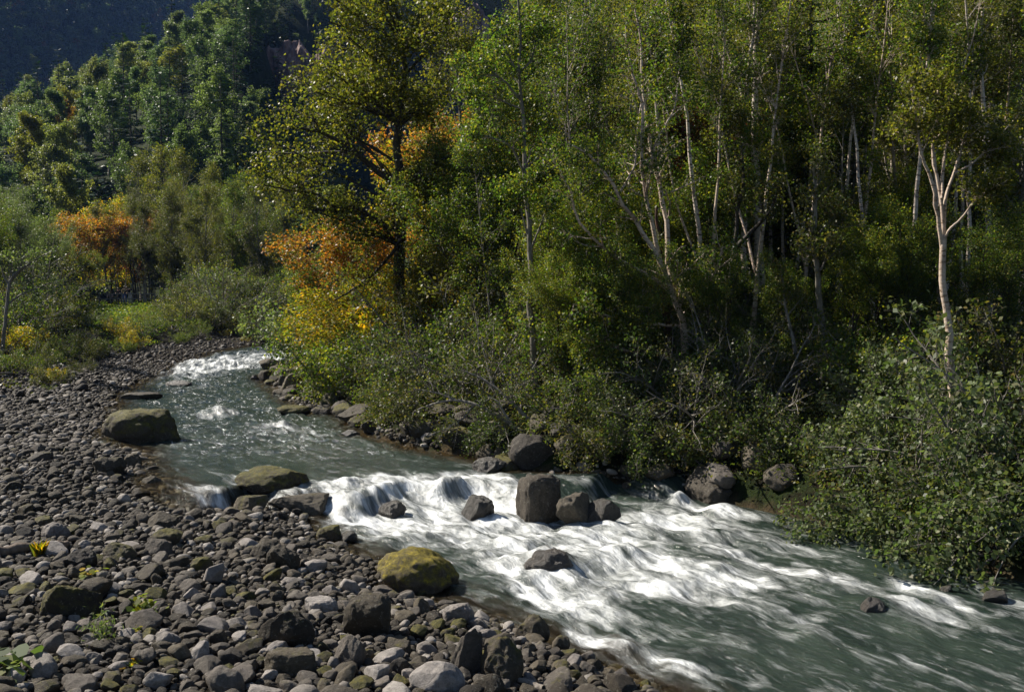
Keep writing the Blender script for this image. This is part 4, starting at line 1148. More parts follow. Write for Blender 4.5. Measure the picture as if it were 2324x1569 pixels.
# ------------------------------------------------------------------ left bank: bushes, maples, trees by the path
LFT = [
 ('maple1', 195, 100, (1.3, 1.3, 1.05), 'orange'), ('maple1', 245, 104, (1.3, 1.3, 1.12), 'orange'), ('maple1', 305, 104, (1.2, 1.2, 1.0), 'red'), ('maple2', 255, 112, 1.45, 'yellow'), ('maple1', 310, 110, 1.2, 'red'), ('maple1', 160, 106, (1.2, 1.2, 1.0), 'orange'),
 ('olive1', 370, 112, 1.25, None), ('olive1', 330, 122, 1.3, None), ('olive1', 420, 120, 1.3, None), ('green1', 460, 105, .95, None), ('olive1', 400, 104, .9, 'brown'), ('olive1', 500, 110, .9, 'brown'), ('green1', 530, 100, .9, None), ('fir2', 440, 108, .9, None), ('olive1', 480, 122, 1.2, None), ('green1', 560, 118, 1.1, None), ('olive1', 600, 112, 1.0, None), ('olive1', 570, 92, .9, 'green'), ('green1', 640, 122, 1.2, 'olive'),
 ('green2', 205, 92, .5, None), ('green2', 140, 95, .5, 'green'), ('green1', 60, 110, 1.0, 'grey'), ('green1', 20, 118, 1.1, 'grey'), ('green2', 100, 104, .9, 'green'), ('green2', 40, 92, .8, 'grey'), ('green2', 0, 84, .9, 'grey'), ('green2', 90, 84, .6, 'grey'), ('pole', 345, 97, .9, None), ('pole', 380, 94, .9, None), ('pole', 315, 99, .9, None), ('pole', 430, 92, .8, None), ('pole', 520, 90, .8, None), ('pole', 265, 103, .9, 'olive'),
 ('shrub1', 200, 80, 1.2, None), ('shrub2', 245, 83, .5, None), ('shrub1', 300, 82, .5, 'olive'), ('shrub1', 350, 80, 1.4, None), ('shrub2', 400, 80, 1.4, 'brown'), ('shrub1', 450, 80, 1.4, None), ('shrub4', 500, 80, 1.4, None), ('shrub1', 540, 82, 1.5, None), ('shrub2', 160, 74, 1.2, None), ('shrub2', 110, 70, 1.2, None), ('shrub5', 60, 66, 1.0, 'yellow'), ('shrub2', 20, 62, 1.2, 'grey'), ('shrub5', 130, 62, .8, None), ('shrub2', 210, 70, .9, 'brown'),
 ('shrub2', 270, 74, .9, 'olive'), ('shrub2', 330, 74, .7, 'green'), ('shrub5', 380, 75, .5, 'green'), ('shrub5', 420, 76, .5, 'green'), ('shrub5', 470, 77, .45, 'green'), ('shrub2', 590, 84, 1.4, 'brown'), ('shrub1', 640, 88, 1.5, None),
 ('shrub5', 15, 47, .6, 'yellow'), ('shrub5', 55, 50, .5, 'yellow'), ('shrub2', -10, 52, 1.0, 'green'), ('shrub2', 80, 57, .7, 'green'), ('shrub5', 240, 64, .3, 'green'), ('shrub5', 290, 67, .35, 'green'), ('shrub5', 160, 60, .35, 'yellow'),
]
for row in range(3):
    for px in np.arange(-20, 660, 48):
        d_ = [72, 80, 88][row] + wr.uniform(-3, 3) - (14 if px < 150 and row < 2 else 0)
        if 225 < px < 325: d_ = 70 + row * 4
        LFT.append((wr.choice(['shrub1', 'shrub2', 'shrub1', 'shrub4']), px + wr.uniform(-20, 20), d_, wr.uniform(1.1, 1.6) * ([.75, 1.1, 1.5][row] if not 225 < px < 325 else .5), wr.choice(['brown', 'olive', 'green', 'grey', 'brown'])))
for px in np.arange(235, 560, 17):
    LFT.append((wr.choice(['pole', 'pole', 'birch2']), px + wr.uniform(-8, 8), wr.uniform(96, 112), wr.uniform(.7, 1.0), wr.choice(['brown', 'olive', 'brown', 'brown' if px < 330 else 'olive'])))
for px in np.arange(340, 660, 30):
    LFT.append((wr.choice(['olive1', 'green1', 'green2']), px + wr.uniform(-15, 15), wr.uniform(92, 104), wr.uniform(.55, .85), wr.choice(['brown', 'olive'])))
for px in np.arange(400, 660, 40):
    LFT.append((wr.choice(['pole', 'green2', 'olive1']), px + wr.uniform(-15, 15), wr.uniform(86, 98), wr.uniform(.6, .9), wr.choice(['brown', 'olive', 'green'])))
for px, d_, kd, sc in [(-30, 70, 'green2', .75), (10, 76, 'green2', .8), (55, 82, 'green1', .7), (95, 88, 'green2', .75), (-60, 60, 'green2', .7), (-160, 56, 'olive1', .9), (-110, 66, 'green1', 1.0), (-200, 72, 'olive1', 1.0), (-90, 80, 'olive1', 1.0), (130, 96, 'green2', .7), (30, 90, 'green1', .8)]:  # those past the left edge are unseen, added to cast shade on the scrub
    LFT.append((kd, px, d_, sc, 'grey' if px > 0 else 'green'))
def low_at_walkers(px, d_, sc, h=3.0):
    '''bushes before the walkers stay below their feet'''
    if not (abs(px - 280) < 50 + 2.4 * sc * FPX / d_ and d_ < 92): return sc
    zt = 5.2 - (694 - 639) / FPX * d_
    return max(.12, min(sc, (zt - land1((px - CX) / FPX * d_, d_)) / h))
for kd, px, d_, sc, lf in LFT:
    if kd[:5] == 'shrub':
        sc = low_at_walkers(px, d_, sc)
        if 205 < px < 350 and d_ < 92 and sc < .34: continue
    if 225 < px < 330 and d_ < 96 and kd[:5] != 'shrub': continue
    put(kd, px, d_, sc, leafm=lf, what='left')

# ------------------------------------------------------------------ trees on the sunlit spur
hr = np.random.default_rng(77)
cand = []
for _ in range(60000):
    px = hr.uniform(-40, 1330); dd = 122 * (430 / 122) ** hr.uniform(0, 1)
    x = (px - CX) / FPX * dd
    cand.append((x, dd))
cand = np.array(cand)
cz = land(cand[:, 0], cand[:, 1])
ppx, ppy, _ = proj(np.stack([cand[:, 0], cand[:, 1], cz + 8], 1))
ok = (ppy > -25) & (ppy < 700) & (((ppx < 760) | (ppy < 160))) & (cand[:, 1] < np.interp(cand[:, 0], CRX, CRY) + 8)
# the bare rock face
CLIFF = [(470, 95), (560, 80), (730, 60), (735, 190), (700, 205), (600, 200), (540, 170), (470, 190)]
cand, cz, ppx, ppy = cand[ok], cz[ok], ppx[ok], ppy[ok]
keep = []
cell = {}
for i in range(len(cand)):
    x, y = cand[i]
    if 545 < ppx[i] < 745 and 85 < ppy[i] < 235 and y < 300: continue
    sp = (4.7 + 0.0085 * y) if x < np.interp(y, [120, 150, 400, 440], [-36, -41, -96, -105]) - 2 else 4.6
    c = (int(x // 12), int(y // 12))
    good = True
    for a in (-1, 0, 1):
        for b in (-1, 0, 1):
            for j in cell.get((c[0] + a, c[1] + b), ()):
                if (cand[j][0] - x) ** 2 + (cand[j][1] - y) ** 2 < sp * sp: good = False
    if not good: continue
    cell.setdefault(c, []).append(i)
    keep.append(i)
print('spur trees', len(keep))
SPUR = []
order = sorted(keep, key=lambda i: cand[i][1])
nb = 0
for i in order:
    x, y = cand[i]
    px_, py_ = ppx[i], ppy[i]
    xr = np.interp(y, [120, 150, 400, 440], [-36, -41, -96, -105])
    dark = x > xr - 2 or px_ > 1000
    fir = hr.random() < (0.62 if dark else 0.27)
    kd = ('firfar%d' % hr.integers(0, 3)) if fir else 'far%d' % hr.integers(0, 4)
    sc = hr.uniform(0.75, 1.15) * (1.12 if fir else 1.02)
    r = K[kd].place((x, y, cz[i] - 0.4), hr.uniform(0, 6.28), (sc * hr.uniform(.9, 1.1), sc * hr.uniform(.9, 1.1), sc * hr.uniform(.9, 1.15)))
    lf = None
    if not fir:
        u = hr.random()
        if u < 0.022: lf = 'orange'
        elif u < 0.10: lf = 'yellow'
        if lf: 
            b = [c for c in r.children if c.name.startswith('crown')][0]
            b.material_slots[0].link = 'OBJECT'; b.material_slots[0].material = M['far' + lf]
    SPUR.append((r, kd, lf))

# ------------------------------------------------------------------ the far shaded mountainside: one wood nobody could count
fr = np.random.default_rng(5)
VV, TONE = [], []
n = 0
sites = []
for _ in range(9000):
    px = fr.uniform(-60, 720); dd = fr.uniform(480, 1050)
    sites.append(((px - CX) / FPX * dd, dd))
sites = np.array(sites)
sz = land(sites[:, 0], sites[:, 1])
qx, qy, _ = proj(np.stack([sites[:, 0], sites[:, 1], sz + 8], 1))
sites = np.column_stack([sites, sz])[(qy > -40) & (qy < 300) & (sz > 20)][:2600]
for (x, y, z) in sites:
    if fr.random() < 0.35:
        m = 130
        h = fr.uniform(12, 20); t = fr.random(m) ** 0.6
        a = fr.uniform(0, 6.28, m); rr = (1 - (1 - t)) * 0
        hh = h * (1 - t * 0.95)
        rad = (h - hh) * 0.22 * fr.uniform(0.5, 1.1, m)
        p = np.stack([x + np.cos(a) * rad, y + np.sin(a) * rad, z + hh], 1)
        VV.append(leaf_quads(fr, p, 1.2, .6, .3, None, droop=1.0)); TONE += [0] * m
    else:
        m = 170
        h = fr.uniform(9, 15); w_ = fr.uniform(3.2, 5.2)
        nc = 9
        c = fr.normal(0, 1, (nc, 3)); c = unit(c) * fr.uniform(0.4, 1, (nc, 1)) * np.array([w_, w_, h * .3])
        j = fr.integers(0, nc, m)
        p = c[j] + unit(fr.normal(0, 1, (m, 3))) * w_ * .42 * fr.uniform(.7, 1, (m, 1)) + np.array([x, y, z + h * .62])
        VV.append(leaf_quads(fr, p, 1.3, .7, .6, None)); TONE += [int(fr.choice([1, 1, 2, 2, 3, 4], p=[.25, .25, .15, .15, .14, .06]))] * m
DM = [leaf_mat('distant_' + n_, c_, .2, .6) for n_, c_ in (('needles', [(.02, .032, .016), (.03, .045, .022)]), ('green', [(.06, .09, .035), (.08, .11, .045)]), ('olive', [(.08, .09, .035), (.10, .11, .04)]), ('pale', [(.11, .14, .07), (.13, .16, .08)]), ('rust', [(.14, .07, .03), (.18, .09, .03)]))]
fme = leaf_mesh('distant_forest', np.concatenate(VV), DM)
fme.polygons.foreach_set('material_index', np.array(TONE, np.int32))
tag(link('distant_forest', fme), kind='stuff')

# a few single pale or bare crowns that stand out on the shaded mountainside
FARSINGLE = [(133, 35, 'far1', None, 'round pale tree standing out on the shaded mountainside, near the top'), (240, 45, 'far2', None, 'small pale tree on the shaded mountainside'), (75, 180, 'far0', None, 'round pale tree low on the shaded mountainside above the sunlit spur'), (45, 120, 'far3', None, 'pale narrow tree on the shaded mountainside'), (60, 150, 'far2', None, 'broad grey-green tree on the shaded mountainside'), (155, 80, 'firfar0', None, 'thin grey conifer spire on the shaded mountainside'), (195, 70, 'firfar1', None, 'bare thin spire of a dead conifer on the shaded mountainside'), (220, 115, 'far1', 'orange', 'rusty tree on the shaded mountainside')]
FS = []
for px, py, kd, lf, lab in FARSINGLE:
    p = ground_at(px, py + 8, 1200, 420)
    r = K[kd].place((p[0], p[1], p[2]), fr.uniform(0, 6), 1.35)
    FS.append((r, lab))

# ------------------------------------------------------------------ rock faces in the shade of the rib
def rock_face(name, px0, px1, py0, py1, d, seed, lean=0.16, mat=None):
    a = at(px0, py1, d); b = at(px1, py1, d); top = at(px0, py0, d)
    W_ = b[0] - a[0]; Hh = top[2] - a[2]
    nu, nv = 110, 40
    U, Vv = np.meshgrid(np.linspace(0, 1, nu), np.linspace(0, 1, nv))
    x = U.ravel() * W_; v = Vv.ravel()
    edge = 0.72 + 0.34 * fbm(np.stack([x * 0.16, 0 * x, 0 * x + seed], 1), 5, seed) 
    z = v * Hh * edge
    col = np.abs(((x * 0.42 + 0.5 * fbm(np.stack([x * .3, z * .04, 0 * x], 1), 3, seed)) % 1) - .5) * 2
    yy = v * Hh * lean - 0.35 * col * (1 + fbm(np.stack([x * .2, z * .1, 0 * x], 1), 2, seed + 4)) + 5.5 * fbm(np.stack([x * .09, z * .06, 0 * x + 5], 1), 5, seed + 3) + 1.6 * fbm(np.stack([x * .8, z * .35, 0 * x], 1), 3, seed + 9)
    front = np.stack([x, yy, z], 1)
    backv = np.stack([x, yy * 0 + 22 + v * 6, z - 1], 1)
    n = nu * nv
    ids = np.arange(n).reshape(nv, nu)
    q = np.stack([ids[:-1, :-1], ids[:-1, 1:], ids[1:, 1:], ids[1:, :-1]], -1).reshape(-1, 4)
    rim = np.concatenate([ids[0], ids[1:, -1], ids[-1, -2::-1], ids[-2:0:-1, 0]])
    r2 = np.roll(rim, -1)
    side = np.stack([r2, rim, rim + n, r2 + n], 1)
    V = np.concatenate([front, backv])
    me = mesh_np(name, V, [q, q[:, ::-1] + n, side], mat, False)
    return link(name, me, None, (a[0], d, a[2] - 1.5))
def cliff_mat():
    m, nt, b = newmat('cliff_rock')
    g = N(nt)
    tc = g.n('ShaderNodeTexCoord')
    mp = g.n('ShaderNodeMapping'); mp.inputs['Scale'].default_value = (1, 1, 0.12)
    g.l(tc.outputs['Object'], mp.inputs[0])
    f = g.noise(mp.outputs[0], 0.7, 7, 0.7)
    c = g.ramp(f, [(0.3, (0.07, 0.045, 0.042)), (0.5, (0.19, 0.12, 0.105)), (0.68, (0.36, 0.29, 0.26))])
    g.l(c, b.inputs['Base Color']); b.inputs['Roughness'].default_value = 0.9
    return m
CM = cliff_mat()
r1 = rock_face('cliff', 565, 745, 60, 215, 292, 3, mat=CM)
tag(r1, 'tall columned dark reddish rock face in the shade, beside the old tree', 'cliff')
r2 = rock_face('cliff', 505, 580, 150, 235, 262, 8, .3, CM)
tag(r2, 'low grey rock outcrop left of the tall reddish rock face', 'cliff')
r3 = rock_face('cliff', 985, 1110, -30, 110, 330, 12, .1, CM)
tag(r3, 'bluish rock face seen through the gap at the top above the wood', 'cliff')

# ------------------------------------------------------------------ bushes leaning over the water's edge
er = np.random.default_rng(314)
EDGE = []
seg = RB[4:]
L_ = np.concatenate([[0], np.cumsum(np.hypot(*np.diff(seg, axis=0).T))])
s0 = 0.4
while s0 < L_[-1] - 112:
    x = np.interp(s0, L_, seg[:, 0]); y = np.interp(s0, L_, seg[:, 1])
    u = np.array([np.interp(s0 + .3, L_, seg[:, 0]) - np.interp(s0 - .3, L_, seg[:, 0]), np.interp(s0 + .3, L_, seg[:, 1]) - np.interp(s0 - .3, L_, seg[:, 1])])
    u /= np.hypot(*u)
    nrm_ = np.array([u[1], -u[0]])
    if y > 32.5: break
    off = er.uniform(0.45, 1.3) if y > 24.3 else er.uniform(1.3, 2.3) if y > 20.6 else er.uniform(-.1, .9)
    bx, by = x + nrm_[0] * off, y + nrm_[1] * off
    kd = 'drape2' if y < 21 and er.random() < .75 else er.choice(['drape1', 'drape1', 'drape3'])
    sc_ = er.uniform(.6, 1.0) * (1.0 if y < 33 else 1.2)
    if not (23.6 < y < 25.9 and -1.0 < x < 1.5) and not (y > 26.5 and er.random() < .62):
        r = K[kd].place((bx, by, land1(bx, by) + er.uniform(-.05, .25)), math.atan2(-nrm_[1], -nrm_[0]) + er.uniform(-.5, .5), sc_)
        THINGS.append((r, kd, None, 'edge'))
    s0 += er.uniform(0.5, 1.1) * (1 if y < 32 else 1.8)

# the bushes behind the stone bar
seg = LB[(LB[:, 1] > 36) & (LB[:, 0] < -5)]
L_ = np.concatenate([[0], np.cumsum(np.hypot(*np.diff(seg, axis=0).T))])
for s0 in np.arange(0.5, L_[-1] - .5, 1.15):
    x = np.interp(s0, L_, seg[:, 0]); y = np.interp(s0, L_, seg[:, 1])
    u = np.array([np.interp(s0 + .3, L_, seg[:, 0]) - np.interp(s0 - .3, L_, seg[:, 0]), np.interp(s0 + .3, L_, seg[:, 1]) - np.interp(s0 - .3, L_, seg[:, 1])]); u /= np.hypot(*u)
    for k in range(2):
        off = er.uniform(2.6, 5.6) if k == 0 else er.uniform(6.5, 12)
        if y > 62: off -= 1.2
        bx, by = x - u[1] * off, y + u[0] * off
        px_ = CX + FPX * bx / by
        if not -60 < px_ < 680: continue
        sc_ = er.uniform(.2, .7) * (1 if off > 3.8 or k else .6) if k == 0 else er.uniform(.8, 1.35)
        sc_ = low_at_walkers(px_, by, sc_)
        if 200 < px_ < 360 and sc_ < .3: continue
        kd = er.choice(['shrub2', 'shrub5', 'shrub1']) if k == 0 else er.choice(['shrub1', 'shrub2', 'shrub4', 'shrub3'])
        lf = er.choice(['green', 'yellow', 'green', 'brown']) if k == 0 else er.choice(['brown', 'green', 'olive', 'grey'])
        THINGS.append((K[kd].place((bx, by, land1(bx, by) - .06), er.uniform(0, 6.28), sc_, leafm=M[lf]), kd, str(lf), 'left'))

# ------------------------------------------------------------------ low ground cover
def cover(name, pts, per, hgt, leaf, mat, seed, spread=.22, up=.7):
    rg = np.random.default_rng(seed)
    z = land(pts[:, 0], pts[:, 1])
    c = np.repeat(np.column_stack([pts, z]), per, 0)
    c[:, :2] += rg.normal(0, spread, (len(c), 2))
    c[:, 2] += np.abs(rg.normal(0, hgt, len(c))) * np.repeat(rg.uniform(.3, 1.4, len(pts)), per)
    tag(link(name, leaf_mesh(name, leaf_quads(rg, c, leaf, .6, up, None, lvar=.5), mat)), kind='stuff')
gr_ = np.random.default_rng(99)
q = np.column_stack([gr_.uniform(-14, 26, 90000), 15 + 55 * gr_.random(90000) ** 1.6])
qd, ql, qi = poly_dist(q, RB), poly_dist(q, LB), inside(q, RIVER)
pk_ = (~qi) & (qd < ql) & (qd > 0.5) & (qd < 26) & (np.abs(q[:, 0] / q[:, 1]) < .56) & (gr_.random(len(q)) < np.where(q[:, 1] < 40, .55, .3))
cover('undergrowth', q[pk_], 16, .26, .085, M['brown'], 41, .3)
q = np.column_stack([gr_.uniform(-62, 2, 60000), gr_.uniform(38, 125, 60000)])
qd, ql, qi = poly_dist(q, RB), poly_dist(q, LB), inside(q, RIVER)
pk_ = (~qi) & (ql < qd) & (ql > 4.2 + gr_.normal(0, .8, len(q))) & (np.abs(q[:, 0] / q[:, 1]) < .56)
wpx = CX + FPX * q[:, 0] / q[:, 1]
pk_ &= ~((wpx > 215) & (wpx < 345) & (q[:, 1] > 52))
cover('weeds', q[pk_ & (gr_.random(len(q)) < .5)], 5, .25, .13, M['brown'], 42, .4)

q = np.column_stack([gr_.uniform(-46, -8, 26000), gr_.uniform(46, 108, 26000)])
qd, ql, qi = poly_dist(q, RB), poly_dist(q, LB), inside(q, RIVER)
wpx = CX + FPX * q[:, 0] / q[:, 1]
pk_ = (~qi) & (ql < qd) & (ql > 4.0) & (wpx > 205) & (wpx < 355)
cover('low_grass', q[pk_], 7, .07, .13, M['green'], 43, .3, .4)
# ------------------------------------------------------------------ stones
def ico(sub):
    bm = bmesh.new()
    bmesh.ops.create_icosphere(bm, subdivisions=sub, radius=1.0)
    V = np.array([v.co[:] for v in bm.verts]); F = np.array([[v.index for v in f.verts] for f in bm.faces])
    bm.free()
    return V, F
ICO = {k: ico(k) for k in (1, 2, 3, 4, 5)}

def rock_shape(seed, sub, dims=(1, 1, 1), cuts=9, sharp=0.55, rough=0.06, lump=0.12, box=0.0):
    rg = np.random.default_rng(seed)
    V, F = ICO[sub]
    V = V.copy()
    if box:
        V = np.sign(V) * np.abs(V) ** (1 - 0.45 * box)
        V = V / np.abs(V).max() 
    off = rg.uniform(-50, 50, 3)
    V = V * (1 + lump * fbm(V * 0.9 + off, 3, seed)[:, None] * 2)
    nrm = unit(rg.normal(0, 1, (cuts, 3)))
    cc = rg.uniform(0.5, 0.88, cuts)
    for n_, c_ in zip(nrm, cc):
        h = V @ n_ - c_
        V = V - np.where(h > 0, h * (0.72 + 0.27 * sharp), 0)[:, None] * n_
    V = V * (1 + rough * fbm(V * 3.0 + off, 4, seed + 5)[:, None])
    if sub >= 4:
        V = V * (1 + rough * .45 * fbm(V * 9.0 + off, 3, seed + 8)[:, None])
    mx = (V.max(0) - V.min(0)) / 2
    V = (V - (V.max(0) + V.min(0)) / 2) / mx
    return V * np.asarray(dims), F

PALE = [(0.0, (.18, .16, .145)), (0.5, (.24, .215, .195)), (1.0, (.34, .31, .285))]
GREY = [(0.0, (.052, .044, .036)), (0.5, (.09, .077, .064)), (1.0, (.15, .13, .112))]
BRWN = [(0.0, (.035, .028, .02)), (0.5, (.06, .049, .034)), (1.0, (.10, .082, .056))]
SM = {'pale': stone_mat('pale_stone', PALE), 'grey': stone_mat('grey_stone', GREY, moss=0.2), 'brown': stone_mat('brown_stone', BRWN, moss=0.42),
      'mossy': stone_mat('mossy_stone', BRWN, moss=0.92), 'wet': stone_mat('wet_stone', [(0, (.03, .026, .02)), (1, (.06, .05, .04))], wet=True, moss=.2),
      'greyrock': stone_mat('grey_boulder', GREY, moss=.35), 'block': stone_mat('brown_block', [(0, (.06, .05, .038)), (1, (.09, .075, .055))], moss=.45)}
SM['yellowmoss'] = stone_mat('yellow_moss_stone', [(0, (.06, .048, .032)), (1, (.10, .08, .055))], moss=.93, mossc=[(0.3, (.05, .042, .010)), (0.5, (.15, .12, .012)), (0.7, (.36, .28, .02))])
LANDMARK = {}
BOULD = []
def boulder(px, py, wpx, hpx, mat, label, seed, dep=None, box=0.0, cuts=9, rz=0.0, dthick=0.8, sub=5, sink=0.3, name='boulder', rough=.11, tilt=(0, 0), sharp=.55, key=None, lump=.15):
    """px,py: the middle of its foot in the photo; wpx,hpx: its size there"""
    p = ground_at(px, py) if dep is None else at(px, py, dep)
    d = p[1]
    wd = wpx / FPX * d / 2; ht = hpx / FPX * d
    full = ht / (1 - sink) / 2
    dims = (wd, wd * dthick, full)
    V, F = rock_shape(seed, sub, dims, cuts, sharp, rough, lump, box)
    me = mesh_np(name, V, [F], SM[mat], True)
    o = link(name, me, None, (p[0], p[1] + wd * dthick * 0.6, p[2] + full * (1 - 2 * sink)))
    o.rotation_euler = (tilt[0], tilt[1], rz)
    tag(o, label, 'boulder' if name == 'boulder' else 'rock')
    BOULD.append((o, px, py, wd, key))
    return o
